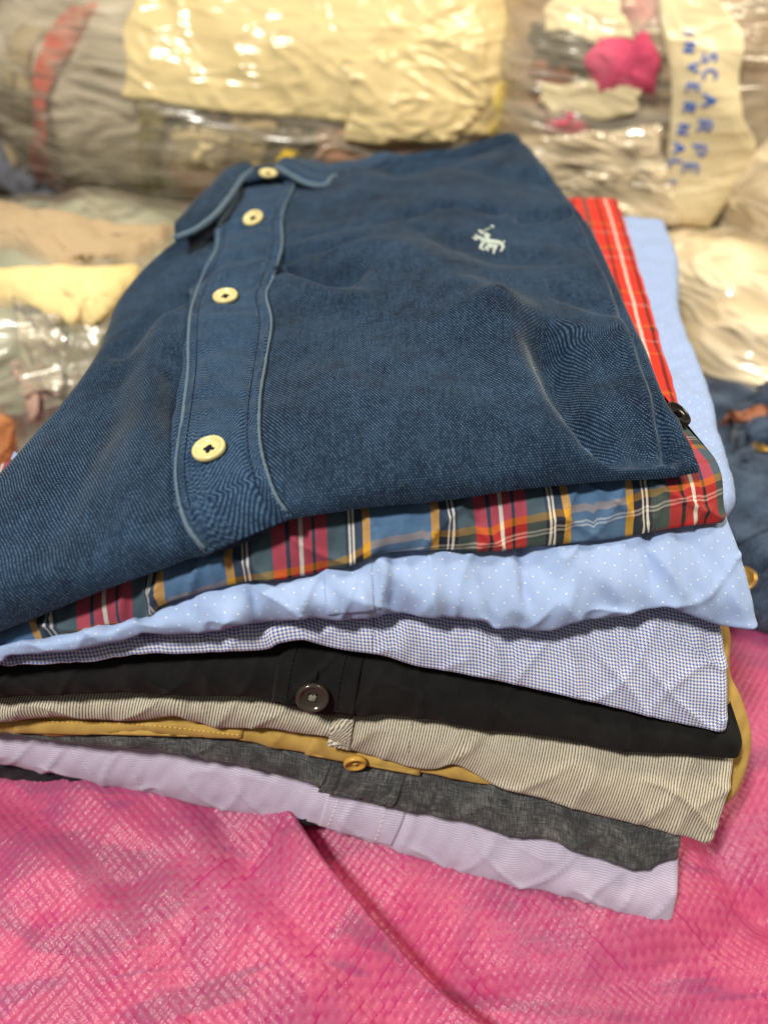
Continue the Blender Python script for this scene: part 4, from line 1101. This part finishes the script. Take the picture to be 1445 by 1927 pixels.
TW = film_tape(wB, [(1232, -30), (1246, 60), (1262, 150), (1260, 240), (1250, 330), (1240, 420)], [(1320, -30), (1394, 70), (1388, 150), (1395, 220), (1418, 290), (1330, 430)], TAPE_W, tB, 3.2, 44, 70, 46, amp=.7)
GLY = {'S': [[(.8, .85), (.4, 1), (.15, .75), (.5, .5), (.85, .28), (.6, 0), (.15, .12)]], 'C': [[(.85, .85), (.5, 1), (.18, .7), (.18, .3), (.5, 0), (.88, .15)]],
       'A': [[(.05, 0), (.5, 1), (.95, 0)], [(.25, .4), (.78, .4)]], 'R': [[(.15, 0), (.15, 1), (.6, 1), (.8, .78), (.6, .52), (.15, .5)], [(.45, .5), (.9, 0)]],
       'P': [[(.15, 0), (.15, 1), (.65, 1), (.88, .75), (.65, .48), (.15, .48)]], 'E': [[(.85, 1), (.18, 1), (.18, 0), (.88, 0)], [(.18, .5), (.7, .5)]],
       'I': [[(.5, 0), (.5, 1)]], 'N': [[(.12, 0), (.12, 1), (.85, 0), (.85, 1)]], 'V': [[(.1, 1), (.5, 0), (.9, 1)]], 'L': [[(.2, 1), (.2, 0), (.85, 0)]]}
words = [('S', 1334, 110), ('C', 1335, 141), ('A', 1333, 190), ('R', 1324, 238), ('P', 1313, 284), ('E', 1298, 318),
         ('I', 1294, 64), ('N', 1296, 90), ('V', 1304, 127), ('E', 1302, 166), ('R', 1295, 203), ('N', 1284, 244), ('A', 1276, 279), ('L', 1270, 309), ('I', 1261, 341)]
inkp = []
for ch, cx, cy in words:
    w, h = (26, 25) if cx > 1296 and cy != 127 and not (ch == 'E' and cx == 1302) else (21, 21)
    for st in GLY[ch]:
        P = []
        for gx, gy in (np.concatenate([np.linspace(a, b, 7) for a, b in zip(np.array(st)[:-1], np.array(st)[1:])])):
            hpt, n = cast(TW[1], cx + (gy - .5) * w - (gx - .5) * 3, cy + (gx - .5) * h + (gy - .5) * 2)
            if hpt is not None: P.append(hpt + n * .25)
        if len(P) > 3: inkp.append(tube(P, .95, 6))
V, F = join(inkp); mesh('handwriting', V, F, INK, tB)

# right-hand bale in milky film
tC, bC, wC = bale('clothes_bale', 'peach-coloured bale in milky wrinkled plastic at the right edge', 'bale', (356, 590, -215), (92, 150, 98), cl('peach_pile', (236, 200, 164), (246, 222, 188), (224, 176, 144)), 0.0, (2.4, 2.4), 7, 3, 51, FILM_MILKY, 5)
garment(bC, [(1345, 540), (1380, 560), (1450, 500)], [(1350, 560), (1400, 580), (1460, 520)], cl('grey_blue_cloth', (110, 120, 130)), tC, 4, 52, 20, 14)
tC2, bC2, wC2 = bale('clothes_bag', 'cream plastic bag of clothes between the light blue shirt and the peach bale', 'bag', (252, 500, -262), (62, 110, 62), cl('cream_pile', (232, 204, 156), (244, 222, 178)), 0.1, (2.3, 2.3), 6, 3, 57, FILM_MILKY, 5)

# low bag at the left
tD, bD, wD = bale('clothes_bag', 'clear plastic bag of yellow and teal clothes at the left edge', 'bag', (-255, 500, -262), (180, 130, 82), cl('teal_cloth', (104, 118, 108), (150, 158, 140)), 0.1, (2.5, 2.3), 6, 3, 61, FILM, 6)
garment(bD, [(-40, 395), (-40, 430), (-40, 480)], [(340, 450), (300, 475), (260, 512)], cl('taupe_fleece', (150, 130, 104), (178, 158, 128)), tD, 9, 62, 30, 50)
garment(bD, [(-40, 505), (-40, 540), (-40, 580)], [(270, 510), (240, 560), (210, 612)], cl('yellow_cloth', (220, 194, 130), (236, 214, 156)), tD, 10, 63, 30, 50, edge=18, jit=10)
garment(bD, [(90, 545), (100, 575), (130, 615)], [(270, 520), (240, 580), (190, 625)], cl('yellow_cloth', (224, 186, 96)), tD, 13, 64, 24, 30, edge=18, jit=12)
garment(bD, [(20, 680), (40, 740), (50, 800)], [(90, 690), (95, 730), (100, 780)], cl('mauve_cloth', (176, 142, 128), (196, 166, 150)), tD, 6, 65)
garment(bD, [(-40, 760), (-40, 810), (-40, 880)], [(20, 770), (45, 810), (30, 870)], cl('ginger_cloth', (168, 104, 62), (190, 128, 84)), tD, 6, 66)
film_tape(wD, [(30, 560), (35, 640), (50, 740)], [(120, 600), (130, 660), (110, 740)], FILM, tD, 4.0, 67, 50, 40, name='loose_film', amp=2.0)
film_tape(wD, [(125, 620), (125, 670), (130, 740)], [(200, 620), (190, 660), (170, 720)], FILM, tD, 4.0, 68, 50, 40, name='loose_film', amp=2.0)

# heap at the back
def heap(label, c, r, mat, seed, rotz=0., film=None, name='clothes_heap', cat='clothes'):
    return bale(name, label, cat, c, r, mat, rotz, (2.3, 2.2), 9, 6, seed, film, 5, 'loose heaps of clothes at the back')
tH, bH, _ = heap('dark heap of brown and navy clothes in the top left corner', (-430, 1080, -170), (230, 140, 150), cl('brown_heap', (84, 62, 48), (120, 92, 72), (66, 52, 44)), 71)
garment(bH, [(40, -10), (50, 30), (60, 80)], [(120, 0), (125, 40), (110, 90)], cl('midnight_cloth', (26, 30, 46)), tH, 10, 72)
garment(bH, [(110, -30), (120, 0), (130, 40)], [(220, -30), (200, 0), (170, 30)], cl('bronze_cloth', (116, 88, 44)), tH, 10, 73)
heap('navy blue garment wedged in the gap between the two taped bales', (138, 840, -160), (60, 90, 150), cl('royal_navy_cloth', (32, 36, 66), (50, 56, 92)), 81, name='navy_garment')
tJ, bJ, _ = heap('tan bundle above the written tape in the top right corner', (480, 960, -80), (190, 120, 90), cl('tan_cloth', (178, 122, 78), (204, 148, 100)), 91)
tK, bK, _ = heap('dark red and brown clothes behind the written bale at right', (520, 860, -230), (150, 100, 130), cl('maroon_cloth', (110, 56, 44), (150, 84, 66), (60, 46, 40)), 95)
heap('brown heap of clothes hidden behind the long bale', (60, 1150, -180), (330, 130, 160), cl('brown_heap', (84, 62, 48)), 97)

# ------------------------------------------------------------------ jeans beside the sack
tJe = thing('folded_jeans', 'dark blue jeans with brass button lying at the right edge', 'jeans', (222, 305, -305))
V, F = blob((236, 338, -274), (84, 112, 34), -.15, (2.6, 2.3), 5, 4, 111)
mesh('denim_body', V, F, DENIM, tJe, V[..., :2]); bJe = bvh_of(V, F)
garment(bJe, [(1375, 800), (1400, 765), (1450, 735)], [(1378, 850), (1410, 840), (1470, 830)], DENIM, tJe, 7, 112, 30, 24, 'waistband', 3)
garment(bJe, [(1368, 792), (1366, 800), (1370, 810)], [(1432, 785), (1436, 792), (1430, 805)], LEATHER, tJe, 10, 113, 12, 20, 'label_patch', 2)
for ln in ([(1360, 1035), (1400, 1015), (1450, 990)], [(1395, 1125), (1425, 1100), (1460, 1065)], [(1400, 870), (1412, 850), (1425, 820)]):
    pts = [cast(bJe, *p) for p in catmull(ln, 24)]; pts = [h + n * 1.0 for h, n in pts if h is not None]
    if len(pts) > 4:
        V, F = tube(pts, 1.6, 8); mesh('seam', V, F, DENIM, tJe, V[:, :2])
for p in ((1397, 1094), (1440, 842)):
    h, n = cast(bJe, *p)
    if h is not None: button(tJe, h + n * 1.5, n, BRASS, BRASS, 6.5, hole_mat=BRASS)
